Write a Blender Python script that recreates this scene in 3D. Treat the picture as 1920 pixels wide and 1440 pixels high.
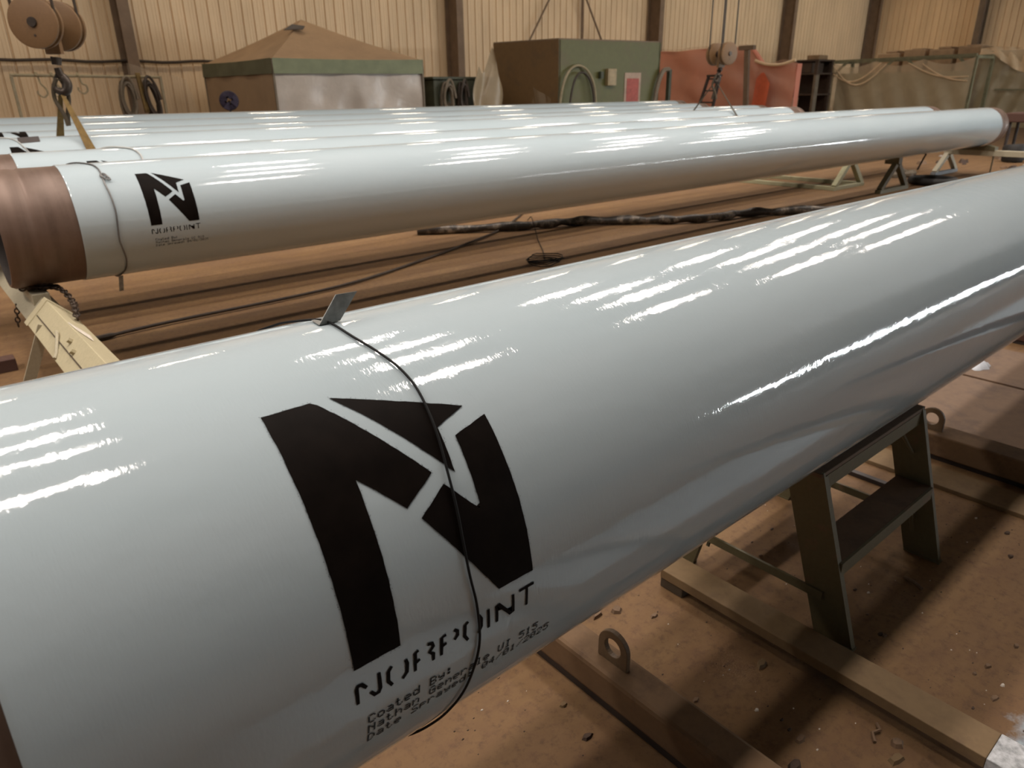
import bpy, bmesh, math, random
from mathutils import Vector, Matrix
from math import sin, cos, pi, radians, degrees, hypot, atan2, sqrt
random.seed(7)
for o in list(bpy.data.objects):
    bpy.data.objects.remove(o)
S = bpy.context.scene
COL = S.collection

# ------------------------------------------------------------------ camera
cam_d = bpy.data.cameras.new('camera')
cam = bpy.data.objects.new('camera', cam_d)
COL.objects.link(cam)
RX = (0.75957665, -0.65030112, -0.01231951)      # image right in the world
DN = (-0.25528967, -0.28066021, -0.9252335)      # image down
FW = (0.59822279, 0.7059308, -0.37919809)        # view direction
cam.matrix_world = Matrix(((RX[0], -DN[0], -FW[0], 0.0),
                           (RX[1], -DN[1], -FW[1], 0.0),
                           (RX[2], -DN[2], -FW[2], 1.40),
                           (0, 0, 0, 1)))
cam_d.sensor_width = 36.0
cam_d.lens = 36.0 * 1331 / 1920
cam_d.clip_start = 0.02
cam_d.clip_end = 200
cam_d.dof.use_dof = True
cam_d.dof.focus_distance = 1.2
cam_d.dof.aperture_fstop = 8.0
S.camera = cam

# ------------------------------------------------------------------ world and exposure
W = bpy.data.worlds.new('world')
S.world = W
W.use_nodes = True
W.node_tree.nodes['Background'].inputs[0].default_value = (0.75, 0.85, 1.0, 1)
W.node_tree.nodes['Background'].inputs[1].default_value = 0.3
S.view_settings.view_transform = 'Standard'
S.view_settings.look = 'None'
S.view_settings.gamma = 1
S.view_settings.use_curve_mapping = False
S.view_settings.exposure = 0.0
LAMP = 73.0            # strength of the high bay fittings
LAMP_COL = (1.0, 0.90, 0.82)
WALL_FILL = 50.0       # added warm fill over the far aisle, brightens the back wall
WALL_FILL_COL = (1.0, 0.85, 0.66)
WINDOW = 140.0


# ------------------------------------------------------------------ materials
def nt(name):
    m = bpy.data.materials.new(name)
    m.use_nodes = True
    return m, m.node_tree, m.node_tree.nodes['Principled BSDF']


def lk(t, a, b):
    t.links.new(a, b)


def coords(t, scale=(1, 1, 1), kind='Object'):
    tc = t.nodes.new('ShaderNodeTexCoord')
    mp = t.nodes.new('ShaderNodeMapping')
    mp.inputs['Scale'].default_value = scale
    if kind == 'World':
        g = t.nodes.new('ShaderNodeNewGeometry')
        lk(t, g.outputs['Position'], mp.inputs['Vector'])
    else:
        lk(t, tc.outputs[kind], mp.inputs['Vector'])
    return mp.outputs[0]


def noise(t, vec, scale=5, detail=4, rough=0.6, dist=0.0):
    n = t.nodes.new('ShaderNodeTexNoise')
    n.inputs['Scale'].default_value = scale
    n.inputs['Detail'].default_value = detail
    n.inputs['Roughness'].default_value = rough
    n.inputs['Distortion'].default_value = dist
    lk(t, vec, n.inputs['Vector'])
    return n.outputs['Fac']


def ramp(t, fac, stops):
    r = t.nodes.new('ShaderNodeValToRGB')
    e = r.color_ramp.elements
    while len(e) < len(stops):
        e.new(0.5)
    for i, (p, c) in enumerate(stops):
        e[i].position = p
        e[i].color = (*c, 1) if len(c) == 3 else c
    lk(t, fac, r.inputs[0])
    return r.outputs[0]


def bump(t, fac, bsdf, strength=0.3, dist=0.01):
    b = t.nodes.new('ShaderNodeBump')
    b.inputs['Strength'].default_value = strength
    b.inputs['Distance'].default_value = dist
    lk(t, fac, b.inputs['Height'])
    lk(t, b.outputs[0], bsdf.inputs['Normal'])


def mix(t, fac, a, b):
    m = t.nodes.new('ShaderNodeMix')
    m.data_type = 'RGBA'
    if isinstance(fac, (int, float)):
        m.inputs[0].default_value = fac
    else:
        lk(t, fac, m.inputs[0])
    for s, v in ((6, a), (7, b)):
        if isinstance(v, tuple):
            m.inputs[s].default_value = (*v, 1)
        else:
            lk(t, v, m.inputs[s])
    return m.outputs[2]


def simple(name, c, rough=0.6, metal=0.0, var=0.25, scale=6, bmp=0.15, bd=0.004, spec=0.5, stretch=(1, 1, 1)):
    m, t, b = nt(name)
    v = coords(t, stretch)
    n = noise(t, v, scale, 5, 0.65)
    lo = tuple(x * (1 - var) for x in c)
    hi = tuple(min(1, x * (1 + var)) for x in c)
    lk(t, ramp(t, n, [(0.3, lo), (0.7, hi)]), b.inputs['Base Color'])
    b.inputs['Roughness'].default_value = rough
    b.inputs['Metallic'].default_value = metal
    b.inputs['Specular IOR Level'].default_value = spec
    if bmp:
        bump(t, noise(t, v, scale * 7, 4), b, bmp, bd)
    return m


def worn(name, c, under, amount=0.5, rough=0.6, scale=9, bmp=0.2):
    """paint over dusty or rusty metal, worn through in blotches"""
    m, t, b = nt(name)
    v = coords(t, kind='World')
    n = noise(t, v, scale, 6, 0.7)
    f = noise(t, v, scale * 6, 3)
    base = mix(t, f, tuple(x * 0.8 for x in c), tuple(min(1, x * 1.15) for x in c))
    lk(t, mix(t, ramp(t, n, [(amount, (0, 0, 0)), (amount + 0.16, (1, 1, 1))]), base, under), b.inputs['Base Color'])
    b.inputs['Roughness'].default_value = rough
    bump(t, n, b, bmp, 0.004)
    return m


def paint_mat():
    m, t, b = nt('grey_blue_coating')
    v = coords(t)
    big = noise(t, coords(t, (0.6, 3, 3)), 1.5, 3)
    lk(t, ramp(t, big, [(0.3, (0.380, 0.450, 0.478)), (0.7, (0.415, 0.478, 0.504))]), b.inputs['Base Color'])
    b.inputs['Roughness'].default_value = 0.055
    b.inputs['IOR'].default_value = 1.52
    n1 = noise(t, coords(t, (260, 70, 70)), 1.0, 2, 0.6)
    n2 = noise(t, coords(t, (22, 30, 30)), 1.0, 2, 0.5)
    add = t.nodes.new('ShaderNodeMath')
    add.operation = 'MULTIPLY_ADD'
    lk(t, n1, add.inputs[0])
    add.inputs[1].default_value = 0.30
    lk(t, n2, add.inputs[2])
    bump(t, add.outputs[0], b, 0.22, 0.0022)
    return m


def steel_mat():
    m, t, b = nt('primed_bare_steel')
    n = noise(t, coords(t, (22, 1.2, 1.2)), 1.0, 3, 0.5)
    n2 = noise(t, coords(t, (8, 8, 8)), 1.0, 5, 0.7)
    c = ramp(t, n, [(0.3, (0.105, 0.066, 0.047)), (0.7, (0.155, 0.10, 0.074))])
    lk(t, mix(t, ramp(t, n2, [(0.45, (0, 0, 0)), (0.75, (0.6, 0.6, 0.6))]), c, (0.18, 0.12, 0.09)), b.inputs['Base Color'])
    b.inputs['Roughness'].default_value = 0.48
    b.inputs['Metallic'].default_value = 0.25
    bump(t, n, b, 0.12, 0.002)
    return m


def floor_mat():
    m, t, b = nt('dusty_brown_floor')
    v = coords(t, kind='World')
    streak = noise(t, coords(t, (0.5, 4.6, 1), 'World'), 1.4, 5, 0.62, 0.4)
    blot = noise(t, v, 2.2, 6, 0.7)
    fine = noise(t, v, 34, 5, 0.75)
    c = ramp(t, streak, [(0.28, (0.155, 0.084, 0.035)), (0.5, (0.195, 0.110, 0.047)), (0.72, (0.24, 0.143, 0.063))])
    c = mix(t, ramp(t, blot, [(0.42, (0, 0, 0)), (0.66, (0.65, 0.65, 0.65))]), c, (0.15, 0.084, 0.042))
    c = mix(t, ramp(t, fine, [(0.50, (0, 0, 0)), (0.72, (0.75, 0.75, 0.75))]), c, (0.085, 0.045, 0.025))
    c = mix(t, ramp(t, noise(t, v, 11, 6, 0.75), [(0.50, (0, 0, 0)), (0.72, (0.6, 0.6, 0.6))]), c, (0.13, 0.066, 0.036))
    # a band of floor beside the pipe's near side, grey-blue with overspray (y from about -0.65 to 0.2)
    sp = t.nodes.new('ShaderNodeSeparateXYZ')
    g = t.nodes.new('ShaderNodeNewGeometry')
    lk(t, g.outputs['Position'], sp.inputs[0])
    wob = t.nodes.new('ShaderNodeMath')
    wob.operation = 'MULTIPLY_ADD'
    lk(t, noise(t, v, 9, 5, 0.7), wob.inputs[0])
    wob.inputs[1].default_value = 0.20
    lk(t, sp.outputs['Y'], wob.inputs[2])
    def mrange(src, a, b_):
        q = t.nodes.new('ShaderNodeMapRange')
        q.inputs['From Min'].default_value = a
        q.inputs['From Max'].default_value = b_
        lk(t, src, q.inputs['Value'])
        return q.outputs[0]

    def mul(p, q):
        k = t.nodes.new('ShaderNodeMath')
        k.operation = 'MULTIPLY'
        lk(t, p, k.inputs[0])
        lk(t, q, k.inputs[1])
        return k
    mm = mul(mul(mrange(wob.outputs[0], 0.285, 0.235), mrange(wob.outputs[0], -0.60, -0.56)).outputs[0], mrange(sp.outputs['X'], 0.2, 0.5))
    silver = ramp(t, noise(t, v, 60, 5, 0.7), [(0.35, (0.25, 0.30, 0.34)), (0.65, (0.43, 0.49, 0.54))])
    lk(t, mix(t, mm.outputs[0], c, silver), b.inputs['Base Color'])
    b.inputs['Roughness'].default_value = 0.72
    b.inputs['Specular IOR Level'].default_value = 0.3
    bump(t, fine, b, 0.35, 0.004)
    return m


def wall_mat(name, c):
    m, t, b = nt(name)
    v = coords(t, (1, 1, 0.35), 'World')
    n = noise(t, v, 1.1, 5, 0.65)
    n2 = noise(t, coords(t, (9, 9, 0.5), 'World'), 1.0, 4)
    lo = tuple(x * 0.82 for x in c)
    cc = ramp(t, n, [(0.3, lo), (0.65, c)])
    lk(t, mix(t, ramp(t, n2, [(0.45, (0, 0, 0)), (0.75, (0.15, 0.15, 0.15))]), cc, tuple(x * 0.75 for x in c)), b.inputs['Base Color'])
    b.inputs['Roughness'].default_value = 0.55
    return m


def emit(name, c, s):
    m = bpy.data.materials.new(name)
    m.use_nodes = True
    t = m.node_tree
    t.nodes.remove(t.nodes['Principled BSDF'])
    e = t.nodes.new('ShaderNodeEmission')
    e.inputs[0].default_value = (*c, 1)
    e.inputs[1].default_value = s
    lk(t, e.outputs[0], t.nodes['Material Output'].inputs[0])
    return m


def plastic_mat(name, c, alpha, rough=0.35):
    m, t, b = nt(name)
    v = coords(t, kind='World')
    n = noise(t, v, 1.2, 3, 0.55, 0.6)
    lk(t, ramp(t, n, [(0.3, tuple(x * 0.92 for x in c)), (0.7, c)]), b.inputs['Base Color'])
    b.inputs['Roughness'].default_value = rough
    al = ramp(t, n, [(0.3, (alpha * 0.92,) * 3), (0.7, (min(1, alpha * 1.08),) * 3)])
    lk(t, al, b.inputs['Alpha'])
    bump(t, noise(t, v, 3.5, 3, 0.5, 1.0), b, 0.3, 0.05)
    return m


M = {}
M['paint'] = paint_mat()
M['steel'] = steel_mat()
M['floor'] = floor_mat()
M['wall'] = wall_mat('cream_sheet_metal', (0.68, 0.505, 0.315))
M['endwall'] = wall_mat('tan_sheet_metal', (0.80, 0.56, 0.32))
M['ceiling'] = simple('ceiling_sheet', (0.34, 0.33, 0.325), 0.7, var=0.1, scale=1, bmp=0)
M['shade_wall'] = simple('side_wall_sheet', (0.17, 0.20, 0.23), 0.7, var=0.1, scale=1, bmp=0)
M['column'] = simple('dusty_brown_column', (0.15, 0.098, 0.06), 0.7, var=0.2, scale=3)
M['black'] = simple('black_stencil_paint', (0.0065, 0.0045, 0.0035), 0.5, var=0.3, scale=25, bmp=0.1, bd=0.0005, spec=0.04)
M['ink'] = simple('black_ink', (0.004, 0.004, 0.0045), 0.6, bmp=0, spec=0.05)
M['bore'] = simple('dark_pipe_bore', (0.03, 0.022, 0.018), 0.8)
M['wire'] = simple('black_wire', (0.007, 0.007, 0.007), 0.55, bmp=0, spec=0.15)
M['white_wire'] = simple('pale_wire', (0.38, 0.38, 0.36), 0.5, bmp=0)
M['grey_wire'] = simple('grey_wire', (0.13, 0.125, 0.12), 0.45, metal=0.4, bmp=0)
M['tab'] = simple('galvanised_tab', (0.24, 0.24, 0.225), 0.42, metal=0.45, var=0.35, scale=40, bmp=0.1, bd=0.001)
M['stand'] = worn('olive_stand_paint', (0.105, 0.088, 0.042), (0.16, 0.085, 0.05), 0.58, 0.6, 14)
M['stand_dust'] = worn('dust_covered_tread', (0.125, 0.075, 0.042), (0.085, 0.052, 0.032), 0.5, 0.8, 9)
M['cream'] = worn('chipped_cream_paint', (0.44, 0.385, 0.245), (0.25, 0.21, 0.13), 0.60, 0.55, 11)
M['grey_cream'] = worn('grey_cream_paint', (0.36, 0.32, 0.225), (0.22, 0.17, 0.11), 0.6, 0.6, 11)
M['cream2'] = worn('pale_green_cream_paint', (0.34, 0.325, 0.20), (0.2, 0.15, 0.09), 0.62, 0.55, 9)
M['rust'] = worn('dusty_rusty_beam', (0.165, 0.095, 0.045), (0.10, 0.055, 0.028), 0.52, 0.8, 8)
M['darkrust'] = worn('dark_rust', (0.085, 0.04, 0.028), (0.14, 0.075, 0.045), 0.55, 0.8, 8)
M['lug'] = worn('dusty_steel_lug', (0.14, 0.09, 0.048), (0.09, 0.06, 0.035), 0.55, 0.6, 30)
M['plank'] = worn('dusty_plank', (0.185, 0.118, 0.055), (0.13, 0.078, 0.04), 0.55, 0.8, 7)
M['silver'] = simple('silver_overspray', (0.45, 0.46, 0.47), 0.55, metal=0.2, var=0.5, scale=45, bmp=0.4)
M['block'] = worn('dark_wood_block', (0.07, 0.05, 0.03), (0.12, 0.075, 0.045), 0.55, 0.8, 20)
M['plate'] = worn('dusty_flat_plate', (0.18, 0.108, 0.062), (0.12, 0.072, 0.046), 0.5, 0.7, 5)
M['chain'] = simple('dark_oily_chain', (0.045, 0.03, 0.02), 0.45, metal=0.6, var=0.4, scale=40, bmp=0)
M['cable'] = simple('dusty_rubber_cable', (0.04, 0.026, 0.016), 0.6, var=0.4, scale=20)
M['hose'] = worn('plastic_wrapped_hose', (0.028, 0.021, 0.015), (0.25, 0.2, 0.15), 0.50, 0.45, 9, 0.6)
M['tyre'] = simple('black_rubber', (0.018, 0.016, 0.014), 0.7)
M['block_yellow'] = worn('dirty_ochre_block', (0.135, 0.07, 0.025), (0.09, 0.048, 0.02), 0.6, 0.55, 10)
M['groove'] = simple('greasy_sheave_groove', (0.02, 0.014, 0.009), 0.5)
M['hook'] = simple('dark_hook_steel', (0.055, 0.042, 0.033), 0.4, metal=0.7, var=0.3, scale=20, bmp=0)
M['rope'] = simple('greasy_wire_rope', (0.04, 0.028, 0.018), 0.5, metal=0.3, bmp=0)
M['webbing'] = simple('olive_webbing', (0.15, 0.092, 0.025), 0.85, var=0.3, scale=25, bmp=0.3, bd=0.002)
M['webbing_dark'] = simple('dark_webbing', (0.055, 0.04, 0.022), 0.85, var=0.3, scale=25, bmp=0.3, bd=0.002)
M['canopy'] = simple('brown_canopy_cloth', (0.29, 0.185, 0.10), 0.85, var=0.12, scale=2, bmp=0.2, bd=0.02)
M['valance'] = simple('faded_green_valance', (0.20, 0.22, 0.135), 0.85, var=0.15, scale=3, bmp=0.2, bd=0.01)
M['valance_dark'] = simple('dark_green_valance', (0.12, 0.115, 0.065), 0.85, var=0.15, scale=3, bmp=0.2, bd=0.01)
M['tentwall'] = simple('tan_tent_wall', (0.30, 0.20, 0.115), 0.85, var=0.1, scale=2, bmp=0.2, bd=0.02)
M['plastic'] = plastic_mat('clear_sheeting', (0.56, 0.49, 0.42), 0.86, 0.3)
M['plastic_thin'] = plastic_mat('dusty_film', (0.70, 0.55, 0.36), 0.48, 0.35)
M['plastic_cream'] = plastic_mat('creased_cream_film', (0.85, 0.62, 0.38), 0.88, 0.35)
M['plastic_tan'] = plastic_mat('creased_tan_film', (0.36, 0.275, 0.17), 0.9, 0.35)
M['film_seen'] = plastic_mat('thin_hung_film', (0.55, 0.45, 0.33), 0.22, 0.35)
M['purple'] = simple('dark_purple_cloth', (0.025, 0.017, 0.035), 0.8, var=0.5, scale=9)
M['dark_green'] = simple('dark_green_bin', (0.045, 0.048, 0.026), 0.6, var=0.25)
M['green'] = worn('green_container_paint', (0.095, 0.092, 0.024), (0.10, 0.078, 0.028), 0.52, 0.55, 1.3)
M['brown_face'] = worn('rusty_brown_container_side', (0.135, 0.075, 0.026), (0.10, 0.06, 0.026), 0.55, 0.6, 1.6)
M['beige_box'] = simple('beige_switch_box', (0.30, 0.22, 0.11), 0.5)
M['redsign'] = simple('faded_red_notice', (0.30, 0.06, 0.04), 0.6, var=0.3, scale=12)
M['signwhite'] = simple('faded_notice_border', (0.34, 0.24, 0.17), 0.6)
M['brown_wrap'] = simple('brown_wrapping', (0.42, 0.27, 0.15), 0.7, var=0.2, scale=3)
M['film_red'] = plastic_mat('film_over_red', (0.66, 0.42, 0.30), 0.33, 0.3)
M['pale_scrap'] = simple('pale_scrap', (0.30, 0.26, 0.22), 0.8, var=0.2, scale=9)
M['red'] = simple('red_cloth_under_film', (0.56, 0.19, 0.115), 0.6, var=0.12, scale=1.2)
M['orange'] = simple('bright_orange_sheet', (0.55, 0.11, 0.045), 0.6, var=0.2, scale=2)
M['hosegrey'] = simple('grey_hose', (0.15, 0.115, 0.075), 0.6)
M['hosepale'] = simple('pale_hose', (0.27, 0.22, 0.13), 0.6)
M['cabinet'] = simple('dark_brown_shelving', (0.055, 0.032, 0.018), 0.7, var=0.3, scale=2)
M['tan_box'] = simple('tan_cardboard', (0.26, 0.16, 0.08), 0.8)
M['dark'] = simple('near_black_steel', (0.03, 0.02, 0.016), 0.6)
M['drape_green'] = simple('green_frame_panel', (0.27, 0.24, 0.125), 0.7, var=0.2, scale=1.2)
M['frame_green'] = simple('pale_green_frame', (0.17, 0.155, 0.085), 0.6)
M['crate_green'] = simple('dark_green_lump', (0.09, 0.11, 0.06), 0.7, var=0.2)
M['rag'] = simple('white_scrap', (0.62, 0.65, 0.70), 0.6, var=0.15, scale=20)
M['chip'] = simple('brown_debris', (0.17, 0.105, 0.06), 0.8, var=0.35, scale=30)
M['chip_dark'] = simple('dark_debris', (0.06, 0.035, 0.022), 0.8, var=0.35, scale=30)
M['chip_white'] = simple('white_fleck', (0.62, 0.56, 0.48), 0.7, var=0.2, scale=30)
M['housing'] = simple('lamp_housing', (0.5, 0.5, 0.5), 0.5, bmp=0)
M['bluesteel'] = simple('blue_grey_base', (0.17, 0.18, 0.19), 0.5, var=0.2)
M['lamp'] = emit('lamp_diffuser', LAMP_COL, LAMP)
M['wall_fill'] = emit('warm_fill_diffuser', WALL_FILL_COL, WALL_FILL)
M['window'] = emit('daylight_window', (0.90, 0.97, 1.0), WINDOW)
M['frame_dark'] = simple('window_frame', (0.1, 0.1, 0.1), 0.5, bmp=0)


# ------------------------------------------------------------------ mesh helpers
OFF = {}


def off(p):
    return OFF.get(p.name, Vector((0, 0, 0))) if p else Vector((0, 0, 0))


class MB:
    def __init__(self):
        self.v, self.f = [], []

    def add(self, vs, fs):
        n = len(self.v)
        self.v += [tuple(x) for x in vs]
        self.f += [tuple(i + n for i in f) for f in fs]
        return self

    def box(self, x0, x1, y0, y1, z0, z1):
        return self.add([(x0, y0, z0), (x1, y0, z0), (x1, y1, z0), (x0, y1, z0), (x0, y0, z1), (x1, y0, z1), (x1, y1, z1), (x0, y1, z1)],
                        [(0, 3, 2, 1), (4, 5, 6, 7), (0, 1, 5, 4), (1, 2, 6, 5), (2, 3, 7, 6), (3, 0, 4, 7)])

    def beam(self, p, q, w, h, up=(0, 0, 1)):
        p, q = Vector(p), Vector(q)
        d = (q - p).normalized()
        up = Vector(up)
        s = d.cross(up)
        if s.length < 1e-5:
            s = d.cross(Vector((1, 0, 0)))
        s.normalize()
        u = s.cross(d).normalized()
        vs = []
        for c in (p, q):
            for a, b in ((-1, -1), (1, -1), (1, 1), (-1, 1)):
                vs.append(c + s * (a * w / 2) + u * (b * h / 2))
        return self.add(vs, [(0, 1, 2, 3), (7, 6, 5, 4), (0, 4, 5, 1), (1, 5, 6, 2), (2, 6, 7, 3), (3, 7, 4, 0)])

    def tube(self, pts, rad, n=8, closed=False):
        pts = [Vector(p) for p in pts]
        k = len(pts)
        rads = rad if isinstance(rad, (list, tuple)) else [rad] * k
        vs, fs = [], []
        prev = None
        for i, p in enumerate(pts):
            a = pts[(i - 1) % k] if (closed or i > 0) else p
            b = pts[(i + 1) % k] if (closed or i < k - 1) else p
            d = (b - a)
            d = d.normalized() if d.length > 1e-9 else Vector((0, 0, 1))
            if prev is None:
                r = d.cross(Vector((0.31, 0.17, 0.93)))
                if r.length < 1e-3:
                    r = d.cross(Vector((1, 0, 0)))
            else:
                r = prev - d * prev.dot(d)
            r.normalize()
            prev = r
            s = d.cross(r)
            for j in range(n):
                t = 2 * pi * j / n
                vs.append(p + (r * cos(t) + s * sin(t)) * rads[i])
        for i in range(k if closed else k - 1):
            i2 = (i + 1) % k
            for j in range(n):
                j2 = (j + 1) % n
                fs.append((i * n + j, i * n + j2, i2 * n + j2, i2 * n + j))
        if not closed:
            fs.append(tuple(range(n - 1, -1, -1)))
            fs.append(tuple((k - 1) * n + j for j in range(n)))
        return self.add(vs, fs)

    def lathe(self, prof, o, axis, n=32):
        """prof: (distance along the axis, radius) pairs"""
        o, a = Vector(o), Vector(axis).normalized()
        r = a.cross(Vector((0, 0, 1)))
        if r.length < 1e-3:
            r = Vector((1, 0, 0))
        r.normalize()
        s = a.cross(r)
        vs, fs = [], []
        for t, rad in prof:
            for j in range(n):
                w = 2 * pi * j / n
                vs.append(o + a * t + (r * cos(w) + s * sin(w)) * rad)
        for i in range(len(prof) - 1):
            for j in range(n):
                j2 = (j + 1) % n
                fs.append((i * n + j, (i + 1) * n + j, (i + 1) * n + j2, i * n + j2))
        return self.add(vs, fs)

    def sheet(self, fn, nu, nv, thick=0.0):
        vs = [Vector(fn(i / nu, j / nv)) for j in range(nv + 1) for i in range(nu + 1)]
        fs = [(j * (nu + 1) + i, j * (nu + 1) + i + 1, (j + 1) * (nu + 1) + i + 1, (j + 1) * (nu + 1) + i) for j in range(nv) for i in range(nu)]
        return self.add(vs, fs)

    def poly(self, outline, p0, ax, ay, thick):
        """extruded polygon: outline in (a, b) along ax, ay from p0"""
        ax, ay, p0 = Vector(ax), Vector(ay), Vector(p0)
        nz = ax.cross(ay).normalized()
        n = len(outline)
        vs = [p0 + ax * a + ay * b - nz * thick / 2 for a, b in outline] + [p0 + ax * a + ay * b + nz * thick / 2 for a, b in outline]
        fs = [tuple(range(n - 1, -1, -1)), tuple(range(n, 2 * n))] + [(i, (i + 1) % n, n + (i + 1) % n, n + i) for i in range(n)]
        return self.add(vs, fs)

    def build(self, name, mat, parent=None, smooth=False, bev=0.0, solid=0.0):
        me = bpy.data.meshes.new(name)
        of = off(parent)
        me.from_pydata([tuple(Vector(v) - of) for v in self.v], [], self.f)
        me.materials.append(M[mat] if isinstance(mat, str) else mat)
        bm = bmesh.new()
        bm.from_mesh(me)
        if not solid:
            bmesh.ops.recalc_face_normals(bm, faces=bm.faces)
        bm.to_mesh(me)
        bm.free()
        if smooth:
            for p in me.polygons:
                p.use_smooth = True
            me.set_sharp_from_angle(angle=radians(40))
        me.update()
        o = bpy.data.objects.new(name, me)
        COL.objects.link(o)
        if parent:
            o.parent = parent
            OFF[o.name] = of
        if solid:
            md = o.modifiers.new('solid', 'SOLIDIFY')
            md.thickness = solid
        if bev:
            md = o.modifiers.new('bevel', 'BEVEL')
            md.width = bev
            md.segments = 2
            md.limit_method = 'ANGLE'
        return o


def smooth(pts, k=8):
    pts = [Vector(p) for p in pts]
    out = []
    for i in range(len(pts) - 1):
        p0, p1, p2, p3 = pts[max(i - 1, 0)], pts[i], pts[i + 1], pts[min(i + 2, len(pts) - 1)]
        for q in range(k):
            t = q / k
            out.append(0.5 * ((2 * p1) + (p2 - p0) * t + (2 * p0 - 5 * p1 + 4 * p2 - p3) * t * t + (3 * p1 - p0 - 3 * p2 + p3) * t ** 3))
    out.append(pts[-1])
    return out


def tag(o, label=None, cat=None, group=None, kind=None):
    for k, v in (('label', label), ('category', cat), ('group', group), ('kind', kind)):
        if v:
            o[k] = v
    return o


def thing(name, loc, label, cat, group=None):
    o = bpy.data.objects.new(name, None)
    o.empty_display_size = 0.1
    o.location = loc
    COL.objects.link(o)
    OFF[o.name] = Vector(loc)
    return tag(o, label, cat, group)


def struct(o):
    o['kind'] = 'structure'
    return o


def dup(root, loc, label=None, group=None):
    r = root.copy()
    COL.objects.link(r)
    r.location = loc
    OFF[r.name] = Vector(loc)
    if label:
        r['label'] = label
    if group:
        r['group'] = group
    for ch in list(root.children):
        c = ch.copy()
        COL.objects.link(c)
        c.parent = r
        for g in list(ch.children):
            d = g.copy()
            COL.objects.link(d)
            d.parent = c
    return r


# ------------------------------------------------------------------ the hall
struct(MB().add([(-9, -12, 0), (45, -12, 0), (45, 21, 0), (-9, 21, 0)], [(0, 1, 2, 3)]).build('floor', 'floor'))
struct(MB().box(-9, 45, -12, 21, 8.4, 8.5).build('ceiling', 'ceiling'))
struct(MB().box(-9.2, -9, -12, 21, 0, 8.4).build('wall_left', 'shade_wall'))
# the wall behind the camera: a strip of windows high enough to see daylight
WZ0, WZ1 = 2.03, 2.33
spans = [(18.0, 21.4)] + [(23.3 + 3.95 * k, 27.2 + 3.95 * k) for k in range(5)]
mb = MB().box(-9, 45, -12.3, -12.1, 0, WZ0).box(-9, 45, -12.3, -12.1, WZ1, 8.4)
edge = -9
for a, b in spans:
    mb.box(edge, a, -12.3, -12.1, WZ0, WZ1)
    edge = b
mb.box(edge, 45, -12.3, -12.1, WZ0, WZ1)
struct(mb.build('wall_front', 'shade_wall'))
for i, (a, b) in enumerate(spans):
    w = struct(MB().box(a, b, -12.18, -12.16, WZ0, WZ1).build('window_%d' % (i + 1), 'window'))
    MB().box(a, a + 0.05, -12.16, -12.09, WZ0, WZ1).box(b - 0.05, b, -12.16, -12.09, WZ0, WZ1).build('window_frame', 'frame_dark', w)

# ribbed wall sheets: three 0.305 m ribs to a sheet
def sheet_profile(n, pitch=0.305):
    pr = []
    for i in range(n):
        a = i * pitch
        pr += [(a, 0.0), (a + 0.012, -0.04), (a + 0.036, -0.04), (a + 0.048, 0.0), (a + 0.145, 0.0), (a + 0.152, -0.008), (a + 0.165, -0.008), (a + 0.172, 0.0),
               (a + 0.225, 0.0), (a + 0.232, -0.008), (a + 0.245, -0.008), (a + 0.252, 0.0)]
    pr.append((n * pitch - 0.004, 0.0))
    return pr


def wall_sheets(parent, origin, along, inward, length, height, mat):
    along, inward = Vector(along), Vector(inward)
    pr = sheet_profile(3)
    mb = MB()
    vs = [along * a + inward * d + Vector((0, 0, z)) for z in (0, height) for a, d in pr]
    n = len(pr)
    mb.add(vs, [(i, i + 1, n + i + 1, n + i) for i in range(n - 1)])
    first = None
    for k in range(int(length / 0.915)):
        if first is None:
            first = mb.build('wall_panel', mat, parent)
            first.location = Vector(origin) - off(parent)
        else:
            c = first.copy()
            COL.objects.link(c)
            c.parent = parent
            c.location = Vector(origin) - off(parent) + along * (0.915 * k)


wb = struct(MB().box(-9, 45, 21.06, 21.2, 0, 8.4).build('wall_back', 'shade_wall'))
wall_sheets(wb, (0.2, 21.0, 0), (1, 0, 0), (0, -1, 0), 44.9, 8.4, 'wall')
we = struct(MB().box(45.06, 45.2, -12, 21.2, 0, 8.4).build('wall_right', 'shade_wall'))
wall_sheets(we, (45.0, 0.9, 0), (0, 1, 0), (-1, 0, 0), 20.2, 8.4, 'endwall')

# steel columns of the back wall and the end wall
def column(c, rz, label, d=0.62):
    o = thing('steel_column', c, label, 'column', None)
    x, y, z = c
    MB().box(x - 0.13, x + 0.13, y + d / 2 - 0.02, y + d / 2, 0, 8.38).build('flange', 'column', o)
    MB().box(x - 0.13, x + 0.13, y - d / 2, y - d / 2 + 0.02, 0, 8.38).build('flange', 'column', o)
    MB().box(x - 0.012, x + 0.012, y - d / 2 + 0.02, y + d / 2 - 0.02, 0, 8.38).build('web', 'column', o)
    o.rotation_euler.z = rz
    return o


for x, lab in ((5.33, 'dark I-section wall column standing left of the canopy tent'), (15.25, 'dark I-section wall column between the canopy tent and the green container'),
               (25.35, 'dark I-section wall column rising behind the right end of the green container'), (35.5, 'dark I-section wall column above the red wrapped pile'),
               (44.4, 'dark I-section column in the far corner of the hall, above the shelving')):
    column((x, 20.62, 0), 0, lab)
column((44.55, 15.2, 0), pi / 2, 'tan shaded column of the end wall, above the draped pallets')

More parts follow.
